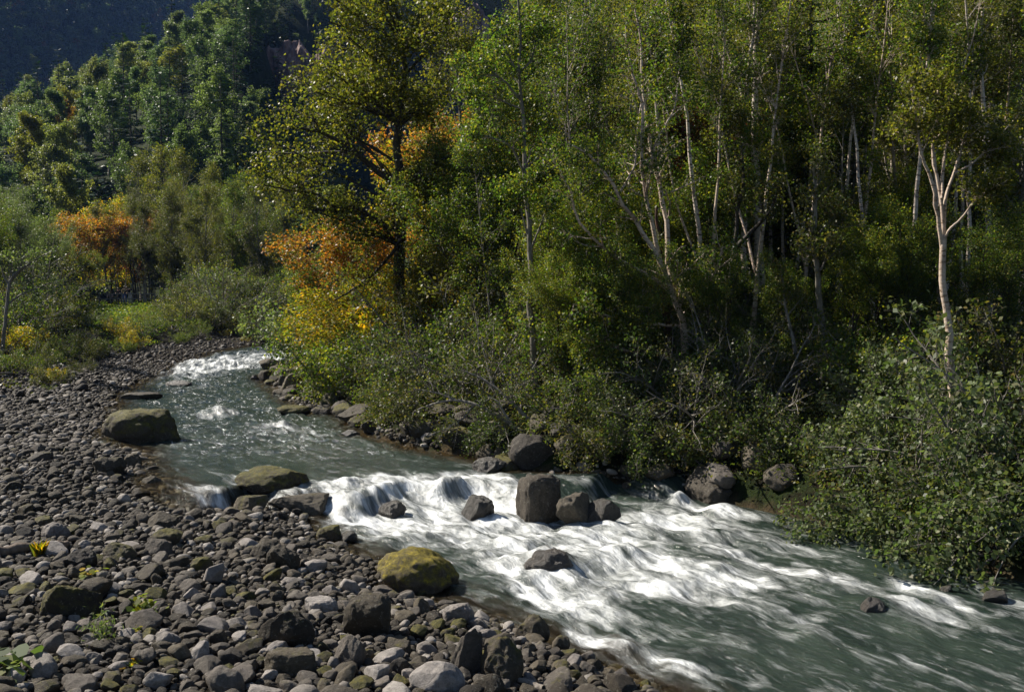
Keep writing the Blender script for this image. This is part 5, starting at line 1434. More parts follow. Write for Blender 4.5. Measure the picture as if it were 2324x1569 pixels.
BL = [
 (306, 1002, 182, 72, 'mossy', 'long dark loaf-shaped boulder with moss on one end, at the bend of the water', dict(seed=301, dthick=.62, box=.45, cuts=1, key='the dark loaf-shaped boulder')),
 (608, 1114, 165, 50, 'mossy', 'moss-topped boulder standing in the water above the narrow white channel', dict(seed=302, dthick=.7, cuts=7)),
 (672, 1160, 136, 36, 'block', 'flat-topped brown rock slab below the moss-topped boulder', dict(seed=303, dthick=.6, box=.7, cuts=6, sharp=.8)),
 (560, 1162, 84, 36, 'brown', 'lumpy brown rock touching the end of the flat rock slab', dict(seed=304, dthick=.7, lump=.2)),
 (943, 1350, 196, 98, 'yellowmoss', 'big boulder capped with bright yellow moss at the edge of the rapids', dict(seed=3051, dthick=.75, cuts=3, box=.2, key='the yellow moss-capped boulder')),
 (830, 1448, 114, 98, 'brown', 'squarish upright boulder speckled with lichen, below the yellow moss-capped one', dict(seed=306, box=.6, cuts=8, sharp=.8, key='the squarish speckled boulder')),
 (645, 1472, 140, 88, 'brown', 'wide dark boulder with a mossy back in the middle of the stone bar', dict(seed=307, dthick=.7, cuts=7, key='the wide dark boulder')),
 (655, 1532, 130, 55, 'brown', 'long loaf-shaped mossy stone below the wide dark boulder', dict(seed=308, dthick=.5, box=.5, rz=.15, cuts=5, key='the long loaf-shaped stone')),
 (790, 1512, 82, 74, 'grey', 'round grey-green stone between two bigger boulders', dict(seed=309)),
 (1206, 1456, 88, 58, 'brown', 'smooth brown wedge-shaped boulder at the water edge', dict(seed=310, cuts=6, key='the wedge-shaped boulder')),
 (1138, 1558, 104, 105, 'brown', 'large pitted grey-brown boulder facing the camera near the water', dict(seed=311, box=.4, key='the pitted boulder')),
 (1056, 1530, 72, 108, 'grey', 'tall knobbly grey stone leaning on the pitted boulder', dict(seed=312, rz=.4, lump=.25)),
 (990, 1576, 132, 66, 'pale', 'broad smooth pale boulder at the bottom edge', dict(seed=313, cuts=4, sharp=.3, rough=.03, key='the broad pale boulder')),
 (1040, 1416, 76, 48, 'pale', 'rounded pale grey stone at the water edge below the yellow moss-capped boulder', dict(seed=314, cuts=5, sharp=.3)),
 (505, 1582, 92, 66, 'grey', 'smooth steel-grey boulder at the bottom edge', dict(seed=315, cuts=4, sharp=.3, rough=.03, key='the steel-grey boulder')),
 (152, 1402, 140, 88, 'mossy', 'slanting ridge-like boulder with brown moss', dict(seed=316, dthick=.5, rz=.5, tilt=(0, -.35), box=.4, key='the slanting mossy boulder')),
 (268, 1272, 80, 40, 'mossy', 'low moss-covered stone beside a grey round one', dict(seed=317)),
 (358, 1262, 66, 42, 'grey', 'round dark grey stone right of the low moss-covered one', dict(seed=318, cuts=5)),
 (175, 1288, 78, 42, 'grey', 'grey oblong stone near the end of the fallen log', dict(seed=319, cuts=5, dthick=.6)),
 (120, 1222, 62, 36, 'pale', 'large pale grey sloping cobble in the middle of the left bar', dict(seed=320, cuts=4, rz=.4, sharp=.3)),
 (727, 1392, 82, 36, 'pale', 'whitish flat oblong stone above the wide dark boulder', dict(seed=321, cuts=6, dthick=.6)),
 (378, 1466, 58, 34, 'pale', 'pale smooth oval stone below the leafy green plant', dict(seed=322, cuts=4, sharp=.3)),
 (365, 1198, 74, 36, 'brown', 'flat dun stone on the middle of the bar', dict(seed=323)),
 (375, 1240, 74, 40, 'mossy', 'dark humped stone edged with yellow moss', dict(seed=324)),
 (600, 1270, 76, 44, 'brown', 'angular brown stone near the small side channel', dict(seed=325)),
 (640, 1292, 78, 56, 'brown', 'dark angular stone standing on its edge', dict(seed=326, box=.3)),
 (745, 1225, 62, 32, 'mossy', 'mossy stone lying in the side channel', dict(seed=327)),
 (790, 1230, 40, 26, 'wet', 'small wet dark stone beside the mossy stone in the side channel', dict(seed=328, sub=4)),
 (715, 1300, 52, 30, 'pale', 'round lilac-grey stone near the side channel', dict(seed=329, sub=4, cuts=4)),
 (1222, 1178, 98, 102, 'block', 'big square-topped dark rock block standing in the rapids', dict(seed=330, box=1.15, cuts=0, sharp=.9, dthick=.9, sink=.18, lump=.05, rough=.1, rz=.5, key='the square rock block')),
 (1306, 1190, 92, 70, 'block', 'jagged brown rock right against the square rock block', dict(seed=331, box=.2, cuts=10, sharp=1., sink=.25)),
 (1366, 1190, 92, 56, 'wet', 'dark wet jagged rock at the end of the row in the rapids', dict(seed=332, cuts=10, sharp=1.)),
 (1083, 1177, 78, 52, 'wet', 'dark wet rock poking through the white falls', dict(seed=333, cuts=7, sink=.25)),
 (888, 1174, 66, 36, 'wet', 'low dark rock under the thin curtain of the falls', dict(seed=334, cuts=5)),
 (1245, 1306, 120, 56, 'wet', 'rounded brown rock half covered by a veil of water', dict(seed=335, cuts=1, sink=.38)),
 (1210, 1064, 122, 78, 'greyrock', 'large smooth grey boulder on the far bank above the square rock block', dict(seed=336, cuts=6, key='the large grey far-bank boulder')),
 (1620, 1140, 118, 72, 'block', 'big dark mossy rock in the shadow where the water splashes up', dict(seed=337, cuts=6, box=.3, dthick=1.0)),
 (1110, 1068, 82, 30, 'wet', 'low black rock at the far shore left of the large grey boulder', dict(seed=338, cuts=4)),
 (1135, 1046, 36, 36, 'brown', 'upright tan stone touching the large grey far-bank boulder', dict(seed=339, sub=4)),
 (657, 890, 62, 40, 'brown', 'leaning slab-like rock pointing up at the far shore', dict(seed=340, box=.4, tilt=(0, -.5), dthick=.6)),
 (652, 862, 54, 30, 'brown', 'humped brown rock behind the leaning slab-like rock', dict(seed=341)),
 (616, 838, 64, 24, 'brown', 'low dark rock beside the distant white rapids', dict(seed=342, dthick=.6)),
 (605, 854, 40, 14, 'brown', 'flat small rock in front of the low dark rock', dict(seed=343, sub=4)),
 (575, 862, 18, 12, 'wet', 'small round dark rock in the water, first of a short line', dict(seed=344, sub=4)),
 (600, 862, 20, 14, 'wet', 'small round dark rock in the water, middle of a short line', dict(seed=345, sub=4)),
 (622, 862, 20, 12, 'wet', 'small round dark rock in the water, last of a short line', dict(seed=346, sub=4)),
 (665, 938, 80, 18, 'mossy', 'long flat mossy rock in the shallows by the far shore', dict(seed=347, dthick=.6, cuts=4)),
 (728, 940, 52, 20, 'greyrock', 'smooth grey stone next to the long flat mossy rock', dict(seed=348, cuts=4)),
 (815, 956, 106, 36, 'block', 'dark square-edged rock under the overhanging bushes', dict(seed=349, box=.8)),
 (795, 990, 44, 16, 'wet', 'glistening low rock in the shallows', dict(seed=350, sub=4)),
 (975, 1003, 46, 20, 'pale', 'pale striped stone on the far shore', dict(seed=351, sub=4, cuts=4)),
 (1065, 1008, 130, 40, 'mossy', 'tilted mossy slab on the far bank', dict(seed=352, dthick=.7, box=.6)),
 (960, 990, 70, 40, 'block', 'dark rock on the far bank beside the pale striped stone', dict(seed=353)),
 (316, 906, 98, 16, 'block', 'long flat dark rock by the left shore upstream', dict(seed=354, dthick=.4, cuts=4)),
 (402, 876, 62, 13, 'wet', 'flat wet rock in midstream among the riffles', dict(seed=355, dthick=.5, cuts=4)),
 (245, 1074, 72, 38, 'brown', 'dark mossy stone at the water edge below the dark loaf-shaped boulder', dict(seed=356)),
 (300, 1060, 42, 32, 'brown', 'dark stone at the water edge, next to the dark mossy one', dict(seed=357)),
 (340, 1115, 48, 34, 'brown', 'lone stone on the tip of the bar by the narrow white channel', dict(seed=358)),
 (2108, 1252, 62, 44, 'block', 'brown rock under the pale bush at the far shore', dict(seed=359)),
 (1985, 1392, 64, 36, 'wet', 'reddish brown rock awash in the rapids at the far side', dict(seed=360, cuts=4, sink=.5)),
 (2150, 1342, 30, 14, 'wet', 'small rock awash among white riffles, nearer the far shore', dict(seed=361, sub=4, cuts=4, sink=.4)),
 (2262, 1362, 56, 22, 'wet', 'rounded rock awash close to the edge of the picture', dict(seed=362, sub=4, cuts=4, sink=.4)),
 (1075, 985, 90, 30, 'mossy', 'mossy ledge behind the tilted slab', dict(seed=363, dthick=.7, box=.5, dep=30.5)),
 (1160, 905, 120, 70, 'block', 'big rust-dark rock half hidden behind the slim grey trunk', dict(seed=364, dep=31.5, box=.5)),
 (1330, 985, 60, 60, 'greyrock', 'pale-faced rock in the dark hollow of the far bank', dict(seed=365, dep=27.0)),
 (830, 925, 70, 40, 'mossy', 'grass-topped mossy rock on the far shore', dict(seed=366, dep=37.0)),
 (1430, 1085, 60, 30, 'block', 'dark rock at the foot of the brown bushes', dict(seed=367)),
 (1500, 1090, 70, 36, 'block', 'mossy-topped rock beside the splash on the far shore', dict(seed=368)),
 (1185, 1420, 46, 0, 'brown', '', {}),
]
for row in BL[:-1]:
    px, py, w_, h_, mt, lab, kw = row
    boulder(px, py, w_, h_, mt, lab, **kw)

# ---- smaller dark rocks along the foot of the far bank
BANKR = []
kr = np.random.default_rng(66)
seg = RB[4:]
L_ = np.concatenate([[0], np.cumsum(np.hypot(*np.diff(seg, axis=0).T))])
bshape = [rock_shape(800 + k, 4, (1, 1, 1), 10, .8, .08, .2) for k in range(8)]
BPROT = {}
s0 = 0.3
while s0 < L_[-1] - 118:
    if s0 < 3.5: s0 = 3.5
    x = np.interp(s0, L_, seg[:, 0]); y = np.interp(s0, L_, seg[:, 1])
    u = np.array([np.interp(s0 + .3, L_, seg[:, 0]) - np.interp(s0 - .3, L_, seg[:, 0]), np.interp(s0 + .3, L_, seg[:, 1]) - np.interp(s0 - .3, L_, seg[:, 1])]); u /= np.hypot(*u)
    off = kr.uniform(-.2, 1.9)
    x += u[1] * off; y -= u[0] * off
    r = kr.uniform(.14, .42)
    mt = kr.choice(['brown', 'block', 'mossy', 'grey', 'pale'], p=[.38, .38, .2, .04, .0])
    k = int(kr.integers(0, 8))
    if (k, mt) not in BPROT: BPROT[(k, mt)] = mesh_np('bank_rock', bshape[k][0], [bshape[k][1]], SM[mt], True)
    o = link('bank_rock', BPROT[(k, mt)], None, (x, y, land1(x, y) + r * .25))
    o.scale = (r * kr.uniform(.9, 1.4), r * kr.uniform(.8, 1.1), r * kr.uniform(.6, .95)); o.rotation_euler = (kr.normal(0, .25), kr.normal(0, .25), kr.uniform(0, 6.28))
    BANKR.append((o, mt, r))
    s0 += r * kr.uniform(.8, 2.6)
# ---- the stone bar: many stones, packed from large to small
sr = np.random.default_rng(909)
class Pack:
    def __init__(s, c=0.7): s.g = {}; s.c = c; s.n = 0
    def ok(s, x, y, r, k):
        i, j = int(x // s.c), int(y // s.c)
        for a in (-1, 0, 1):
            for b in (-1, 0, 1):
                for (X_, Y_, R_) in s.g.get((i + a, j + b), ()):
                    if (X_ - x) ** 2 + (Y_ - y) ** 2 < ((R_ + r) * k) ** 2: return False
        return True
    def add(s, x, y, r): s.g.setdefault((int(x // s.c), int(y // s.c)), []).append((x, y, r)); s.n += 1
pk = Pack(0.75)
for o, px, py, wd, key in BOULD:
    x, y = o.location.x, o.location.y
    for a in np.linspace(-.6, .6, 3):
        pk.add(x + a * wd, y, wd * 0.5)
cnd = []
for _ in range(210000):
    y = 10.5 * (75 / 10.5) ** sr.random()
    x = (sr.uniform(-60, 1620 if y < 25 else 800 if y > 31 else 1000) - CX) / FPX * y
    cnd.append((x, y))
cnd = np.array(cnd)
cdl, cdr, cin = poly_dist(cnd, LB), poly_dist(cnd, RB), inside(cnd, RIVER)
onbar = (~cin) & (cdl < cdr) & (cdl < np.where(cnd[:, 1] > 36, np.where(cnd[:, 1] > 60, 3.6, 4.6) + sr.normal(0, .9, len(cnd)), 99))
shal = cin & (cdl < cdr) & (cdl < 0.9 * sr.random(len(cnd)))
shal |= cin & (cdr < cdl) & (cdr < 0.5 * sr.random(len(cnd)))
rb = (~cin) & (cdr < cdl) & (cdr < np.where(cnd[:, 1] > 31, 3.4, 1.3) * sr.random(len(cnd)) + .1)
cnd = cnd[onbar | shal | rb]
ch = land(cnd[:, 0], cnd[:, 1])
dens = 0.5 + 0.5 * fbm(np.column_stack([cnd * 0.35, 0 * cnd[:, 0]]), 3, 3)
STN = []
LEV = [(0.2, 0.28, 42), (0.145, 0.2, 300), (0.1, 0.145, 1500), (0.07, 0.1, 3400), (0.05, 0.07, 6500), (0.036, 0.05, 5200), (0.025, 0.036, 3500)]
pos = 0
perm = sr.permutation(len(cnd))
for a, b, mx in LEV:
    got = 0
    tries = 0
    while got < mx and tries < 36000:
        i = perm[pos % len(perm)]; pos += 1; tries += 1
        x, y = cnd[i]
        r = sr.uniform(a, b)
        if r * FPX / y < 2.4: continue
        if a > .12 and dens[i] < 0.35 and sr.random() < .6: continue
        if not pk.ok(x, y, r, 0.80): continue
        pk.add(x, y, r); got += 1
        STN.append((x, y, r, ch[i]))
STN = np.array(STN)
show = STN[:, 2] / STN[:, 1]
qx, qy, _ = proj(STN[:, [0, 1, 3]])
infr = (qx > 0) & (qx < 2323) & (qy > 0) & (qy < 1575)
order = np.argsort(-show * infr)
print('stones', len(STN))
NIND = 290
PROT = {}
def stone_dims(rg, r):
    return r * rg.uniform(0.85, 1.25), r * rg.uniform(0.7, 1.0), r * rg.uniform(0.5, 0.85)
shapes = [rock_shape(500 + k, 4, (1, 1, 1), int(sr.integers(6, 15)), sr.uniform(.4, 1), sr.uniform(.04, .1), sr.uniform(.08, .24)) for k in range(18)]
COB = []
for n_, i in enumerate(order[:NIND]):
    x, y, r, z = STN[i]
    dx, dy, dz = stone_dims(sr, r)
    u = sr.random()
    mt = 'pale' if u < .2 else 'grey' if u < .52 else 'brown' if u < .86 else 'mossy'
    k = int(sr.integers(0, len(shapes)))
    key = (k, mt)
    if key not in PROT:
        PROT[key] = mesh_np('cobble', shapes[k][0], [shapes[k][1]], SM[mt], True)
    o = link('cobble', PROT[key], None, (x, y, z + dz * sr.uniform(.1, .6)))
    o.scale = (dx, dy, dz)
    o.rotation_euler = (sr.normal(0, .22), sr.normal(0, .22), sr.uniform(0, 6.28))
    COB.append((o, mt, dx, dz / dx))
lo2 = [rock_shape(600 + k, 2, (1, 1, 1), int(sr.integers(3, 7)), sr.uniform(.3, .7), .04, .14) for k in range(24)]
lo3 = [rock_shape(640 + k, 3, (1, 1, 1), int(sr.integers(4, 8)), sr.uniform(.3, .8), .06, .16) for k in range(24)]
lo1 = [rock_shape(680 + k, 1, (1, 1, 1), int(sr.integers(2, 4)), sr.uniform(.3, .6), .04, .14) for k in range(24)]
def rotm(rx, ry, rz):
    cx_, sx_, cy_, sy_, cz_, sz_ = math.cos(rx), math.sin(rx), math.cos(ry), math.sin(ry), math.cos(rz), math.sin(rz)
    return np.array([[cz_ * cy_, cz_ * sy_ * sx_ - sz_ * cx_, cz_ * sy_ * cx_ + sz_ * sx_], [sz_ * cy_, sz_ * sy_ * sx_ + cz_ * cx_, sz_ * sy_ * cx_ - cz_ * sx_], [-sy_, cy_ * sx_, cy_ * cx_]])
VV, FF, off = [], [], 0
for i in order[NIND:]:
    x, y, r, z = STN[i]
    pxr = r * FPX / y / 2.27
    lo = lo3 if pxr > 5 else lo2 if pxr > 2 else lo1
    V, F = lo[int(sr.integers(0, 24))]
    dx, dy, dz = stone_dims(sr, r)
    V = (V * (dx, dy, dz)) @ rotm(sr.normal(0, .3), sr.normal(0, .3), sr.uniform(0, 6.28)).T + (x, y, z + dz * sr.uniform(.0, .65))
    VV.append(V); FF.append(F + off); off += len(V)
SMI = stone_mat('bar_stones', [(0.0, (.018, .014, .010)), (0.3, (.045, .036, .026)), (0.6, (.085, .07, .052)), (0.82, (.15, .13, .11)), (1.0, (.36, .33, .30))], moss=.3, island=True)
tag(link('small_stones', mesh_np('small_stones', np.concatenate(VV), [np.concatenate(FF)], SMI, True)), kind='stuff')
# ------------------------------------------------------------------ driftwood, saplings, plants on the bar
def on_land(px, py): return ground_at(px, py)
def wood(name, pix, r0, r1, mat, label, cat='driftwood', lift=0.06, forks=(), k=9, dmax=140):
    pts = [on_land(*p) for p in pix]
    base = pts[0]
    T = Tubes()
    rg = np.random.default_rng(int(pix[0][0] * 7 + pix[0][1]))
    def one(pp, a, b, kk):
        pp = np.array(pp) + (0, 0, lift)
        s = np.concatenate([[0], np.cumsum(np.linalg.norm(np.diff(pp, axis=0), axis=1))])
        q = np.linspace(0, s[-1], 14)
        P = np.stack([np.interp(q, s, pp[:, c]) for c in range(3)], 1) - base
        P[:, 2] = np.convolve(np.pad(P[:, 2], 3, 'edge'), np.ones(7) / 7, 'valid')
        P += rg.normal(0, a * .16, P.shape)
        R = np.linspace(a, b, 14) * rg.uniform(.86, 1.1, 14)
        T.add(P[None], R[None], kk)
    one(pts, r0, r1, k)
    for f in forks:
        one([on_land(*p) for p in f], r1 * 1.2, r1 * .4, 5)
    o = link(name, T.mesh(name, mat), None, tuple(base))
    tag(o, label, cat)
    return o
DW = bark_mat('driftwood_bark', (.22, .19, .16), (.10, .085, .07), (.34, .31, .28), scale=9)
DWD = bark_mat('dark_driftwood', (.16, .12, .09), (.06, .045, .035), (.24, .19, .15), scale=9)
wood('driftwood_log', [(-40, 1270), (40, 1262), (100, 1256), (158, 1250)], .115, .06, DWD, 'fallen weathered log lying on the stones at the left edge', lift=.12)
wood('driftwood_branch', [(45, 1092), (75, 1072), (120, 1052), (182, 1040)], .018, .010, DW, 'thin pale forked branch lying on the stones', forks=[[(80, 1070), (100, 1050), (116, 1028)]], k=5, lift=.12)
wood('driftwood_branch', [(-30, 854), (40, 852), (108, 850)], .05, .02, DW, 'long thin grey branch lying along the edge of the weeds', k=6, lift=.12)
wood('driftwood_branch', [(1128, 1548), (1165, 1556), (1200, 1566), (1235, 1580)], .035, .05, DW, 'pale gnarled driftwood piece at the bottom edge', k=7, lift=.1)
wood('driftwood_branch', [(655, 828), (680, 838), (720, 856)], .07, .03, DW, 'pale fallen branch among the far-shore rocks upstream', k=6, lift=.25, forks=[[(668, 834), (690, 845), (700, 862)]])

# bare-limbed sapling at the left edge
pb = ground_at(4, 806)
d = pb[1]
limbs = [([pb] + P3([(10, 745), (14, 700), (19, 660), (20, 640)], d), rpx(9, d), rpx(7, d), 0),
         (P3([(20, 642), (32, 622), (60, 600), (90, 583), (118, 570)], d, -.5), rpx(6, d), rpx(2, d), 1),
         (P3([(21, 642), (45, 615), (75, 592), (96, 572)], d, .5), rpx(6, d), rpx(2, d), 1),
         (P3([(19, 645), (8, 625), (2, 600), (-6, 585)], d, 0), rpx(5, d), rpx(2, d), 1),
         (P3([(18, 690), (45, 668), (80, 655), (115, 640)], d, -.4), rpx(4, d), rpx(2, d), 1),
         (P3([(20, 640), (26, 610), (24, 580)], d, .3), rpx(4, d), rpx(2, d), 1)]
sap = solo('sapling', grown(limbs, 131, pb, 11, 1.1, 5, .5, 3, .10, 2, .16, .25), B_['twig'], M['grey'], pb)
tag(sap, 'sparse sapling with bare silvery limbs at the left edge above the weeds', 'tree')

# alder leaning out over the far shore, half bare
d = 26.6
b0 = foot(1252, d)
limbs = [([b0] + P3([(1235, 1000), (1189, 985), (1140, 948), (1078, 915), (1030, 905), (985, 915), (940, 932)], d, 1.2), rpx(15, d), rpx(3, d), 1),
         (P3([(1160, 962), (1140, 930), (1128, 908), (1105, 900)], d, .2), rpx(8, d), rpx(3, d), 0),
         ([b0] + P3([(1240, 985), (1200, 950), (1150, 900), (1100, 860), (1050, 840)], d, 1.0), rpx(13, d), rpx(3, d), 1),
         (P3([(1078, 915), (1050, 950), (1010, 975), (975, 985)], d + .6, .3), rpx(5, d), rpx(2, d), 1),
         (P3([(1030, 905), (990, 890), (930, 880)], d + .8, .4), rpx(5, d), rpx(2, d), 1)]
lean = solo('broadleaf_tree', grown(limbs, 132, b0, 9, 1.0, 5, .5, 2, .07, 2, .12, .3), B_['twig'], M['brown'], b0)
tag(lean, 'half-bare tree leaning far out to the left over the shore stones', 'tree')

def disc_leaves(rg, C, size, up=1.2, k=7):
    n = len(C)
    nr = unit(rg.normal(0, .5, (n, 3)) + (0, 0, up)); a = unit(np.cross(nr, rg.normal(0, 1, (n, 3)))); b = np.cross(nr, a)
    s = (size * rg.uniform(.6, 1.2, n))[:, None]
    an = np.arange(k) * 2 * PI / k
    V = np.stack([C + (a * math.cos(t) + b * math.sin(t)) * s * (1 - .28 * (j == 0)) * .5 + nr * s * .07 * math.cos(2 * t) for j, t in enumerate(an)], 1)
    return V.reshape(-1, 3), np.arange(n * k).reshape(n, k)
def herb(px, py, h, w, nleaf, size, mat, label, seed, kind='disc', name='plant'):
    p = on_land(px, py)
    rg = np.random.default_rng(seed)
    r = empty(name, tuple(p))
    T = Tubes()
    ns = 7
    az = rg.uniform(0, 6.28, ns); el = rg.uniform(.6, 1.4, ns)
    B = steps(rg, rg.normal(0, w * .12, (ns, 3)) * (1, 1, 0), np.stack([np.cos(az) * np.cos(el), np.sin(az) * np.cos(el), np.sin(el)], 1), np.full(ns, h) * rg.uniform(.6, 1.1, ns), 5, .1, .02)
    T.add(B, np.linspace(.006, .003, 6)[None] * np.ones((ns, 1)), 4)
    link('stem', T.mesh('stem', B_['grey'] if kind != 'disc' else M['green']), r)
    if kind == 'disc':
        C = scatter_on(rg, B, max(1, nleaf // ns), w * .12, .45)
        V, F = disc_leaves(rg, C, size)
        me = mesh_np('leaves', V, [F], mat)
    elif kind == 'grass':
        n = nleaf
        az = rg.uniform(0, 6.28, n); l = h * rg.uniform(.6, 1.2, n); o_ = rg.normal(0, w * .12, (n, 2))
        dx, dy = np.cos(az), np.sin(az)
        b0_ = np.column_stack([o_, np.zeros(n)]); tip = b0_ + np.stack([dx * l * .5, dy * l * .5, l], 1); mid = b0_ + np.stack([dx * l * .15, dy * l * .15, l * .6], 1)
        sd = np.stack([-dy, dx, 0 * dx], 1) * .008
        me = mesh_np('leaves', np.stack([b0_ - sd, b0_ + sd, mid + sd, tip, mid - sd], 1).reshape(-1, 3), [np.arange(n * 5).reshape(n, 5)], mat)
    else:
        C = scatter_on(rg, B, max(1, nleaf // ns), w * .1, .2)
        me = leaf_mesh('leaves', leaf_quads(rg, C, size, .3, .4), mat)
    link('foliage', me, r)
    tag(r, label, 'plant')
    return r
herb(333, 1402, .34, .5, 60, .10, M['bright'], 'leafy bright green plant growing between the stones', 401)
herb(215, 1462, .5, .7, 260, .075, M['grey'], 'feathery dark green willow sprig among the stones', 402, 'willow')
herb(22, 1545, .35, .6, 26, .20, M['grey'], 'big-leaved bluish plant in the lower left corner', 403)
herb(205, 1322, .22, .4, 30, .11, M['yellow'], 'yellow-green plant tucked behind the slanting mossy boulder', 404)
herb(88, 1262, .25, .35, 90, .1, M['yellow'], 'tuft of yellow-green grass beside the fallen log', 405, 'grass', 'grass_tuft')
herb(295, 1440, .14, .25, 16, .08, M['bright'], 'small green seedling below the leafy green plant', 406)
herb(300, 1520, .16, .25, 14, .09, M['yellow'], 'tiny yellow-green plant near the bottom, left of the steel-grey boulder', 407)

# ------------------------------------------------------------------ walkers at the railing
SKIN = plain_mat('skin', (.42, .26, .19), .6)
def cloth(n, c): return plain_mat(n, c, .9, .1, .2, 20)
def person(px, py_foot, d, joints, mats, label, hairm, face=0.0):
    x = (px - CX) / FPX * d
    z = land1(x, d)
    names = ['pelvis', 'chest', 'neck', 'head', 'top', 'lsh', 'lel', 'lha', 'rsh', 'rel', 'rha', 'lhip', 'lkn', 'lan', 'ltoe', 'rhip', 'rkn', 'ran', 'rtoe']
    J = dict(pelvis=(0, 0, .93), chest=(0, 0, 1.32), neck=(0, 0, 1.47), head=(0, .02, 1.58), top=(0, .02, 1.70),
             lsh=(-.19, 0, 1.40), lel=(-.25, .03, 1.12), lha=(-.24, .12, .88), rsh=(.19, 0, 1.40), rel=(.25, .03, 1.12), rha=(.24, .12, .88),
             lhip=(-.10, 0, .88), lkn=(-.11, .03, .48), lan=(-.11, 0, .08), ltoe=(-.12, .17, .03), rhip=(.10, 0, .88), rkn=(.11, .03, .48), ran=(.11, 0, .08), rtoe=(.12, .17, .03))
    J.update(joints)
    Rr = dict(pelvis=.145, chest=.15, neck=.055, head=.088, top=.07, lsh=.065, lel=.047, lha=.034, rsh=.065, rel=.047, rha=.034, lhip=.095, lkn=.062, lan=.045, ltoe=.035, rhip=.095, rkn=.062, ran=.045, rtoe=.035)
    E = [('pelvis', 'chest'), ('chest', 'neck'), ('neck', 'head'), ('head', 'top'), ('chest', 'lsh'), ('lsh', 'lel'), ('lel', 'lha'), ('chest', 'rsh'), ('rsh', 'rel'), ('rel', 'rha'), ('pelvis', 'lhip'), ('lhip', 'lkn'), ('lkn', 'lan'), ('lan', 'ltoe'), ('pelvis', 'rhip'), ('rhip', 'rkn'), ('rkn', 'ran'), ('ran', 'rtoe')]
    me = bpy.data.meshes.new('skeleton')
    me.from_pydata([J[n] for n in names], [(names.index(a), names.index(b)) for a, b in E], [])
    o = bpy.data.objects.new('skeleton', me); COL.objects.link(o)
    o.modifiers.new('s', 'SKIN'); o.modifiers.new('u', 'SUBSURF').levels = 2
    for i, n in enumerate(names):
        me.skin_vertices[0].data[i].radius = (Rr[n], Rr[n] * (.72 if n in ('pelvis', 'chest') else 1))
    me.skin_vertices[0].data[0].use_root = True
    dg = bpy.context.evaluated_depsgraph_get()
    body = bpy.data.meshes.new_from_object(o.evaluated_get(dg))
    bpy.data.objects.remove(o)
    body.materials.clear()
    for m_ in (SKIN, mats[0], mats[1], mats[2]): body.materials.append(m_)
    jp = np.array([J[n] for n in names])
    grp = dict(head=0, top=0, neck=0, lha=0, rha=0, chest=1, lsh=1, lel=1, rsh=1, rel=1, pelvis=2, lhip=2, lkn=2, lan=2, rhip=2, rkn=2, ran=2, ltoe=3, rtoe=3)
    gi = [grp[n] for n in names]
    for f in body.polygons:
        k = int(np.argmin(((jp - np.array(f.center)) ** 2).sum(1)))
        f.material_index = gi[k]; f.use_smooth = True
    r = empty('person', (x, d, z)); r.rotation_euler = (0, 0, face)
    link('body', body, r)
    V, F = ICO[3]; V = V * (.098, .108, .10)
    h = np.array(J['head']) + (0, -.015, .055)
    kp = V[F].mean(1); F2 = F[(kp[:, 2] > -.01) | (kp[:, 1] < -.03)]
    link('hair', mesh_np('hair', V + h, [F2], hairm, True), r)
    tag(r, label, 'person')
    return r
HAIR = plain_mat('hair', (.02, .016, .012), .5)
CAPM = plain_mat('cap', (.35, .30, .2), .8)
PD = 93.0
JEANS, NAVY, BLACK, KHAKI, WHITE, SHOE, PINK = cloth('jeans', (.06, .11, .30)), cloth('navy', (.015, .02, .035)), cloth('black_cloth', (.012, .012, .014)), cloth('khaki', (.40, .31, .17)), cloth('white_cloth', (.6, .6, .62)), cloth('shoe', (.05, .045, .04)), cloth('pale_pink', (.42, .33, .33))
person(273, 693, PD + .5, dict(chest=(0, .22, 1.22), neck=(0, .34, 1.33), head=(0, .42, 1.40), top=(0, .46, 1.50), lsh=(-.19, .25, 1.27), lel=(-.24, .42, 1.05), lha=(-.16, .58, 1.00), rsh=(.19, .25, 1.27), rel=(.24, .42, 1.05), rha=(.16, .58, 1.00)), (BLACK, NAVY, SHOE), 'person in dark clothes leaning forward over the railing', HAIR, PI)
person(284, 693, PD + .9, {}, (KHAKI, JEANS, SHOE), 'person in a khaki jacket and blue jeans standing upright at the railing', CAPM, PI + .3)
person(296, 693, PD + .6, dict(chest=(.06, .12, 1.28), neck=(.10, .2, 1.40), head=(.13, .26, 1.49), top=(.15, .28, 1.60), rel=(.34, .3, 1.12), rha=(.36, .5, 1.02), lel=(-.12, .34, 1.08), lha=(-.02, .5, 1.0)), (BLACK, WHITE, SHOE), 'person in a black top and white trousers bending at the railing', HAIR, PI - .4)
person(252, 693, PD + .7, dict(pelvis=(0, 0, .50), chest=(0, .1, .88), neck=(0, .14, 1.03), head=(0, .18, 1.14), top=(0, .18, 1.26), lsh=(-.19, .1, .96), lel=(-.25, .2, .70), lha=(-.15, .40, .62), rsh=(.19, .1, .96), rel=(.25, .2, .70), rha=(.15, .40, .62), lhip=(-.1, 0, .47), lkn=(-.13, .42, .48), lan=(-.12, .36, .08), ltoe=(-.12, .52, .03), rhip=(.1, 0, .47), rkn=(.13, .42, .48), ran=(.12, .36, .08), rtoe=(.12, .52, .03)), (PINK, NAVY, SHOE), 'person in a pale top crouching low behind the railing', HAIR, PI)
x = (252 - CX) / FPX * (PD + .7)
V, F = rock_shape(990, 3, (.24, .2, .22), 6)
tag(link('rock', mesh_np('rock', V, [F], SM['grey'], True), None, (x, PD + .75, land1(x, PD + .75) + .2)), 'grey rock seat beneath the crouching person by the railing', 'rock')
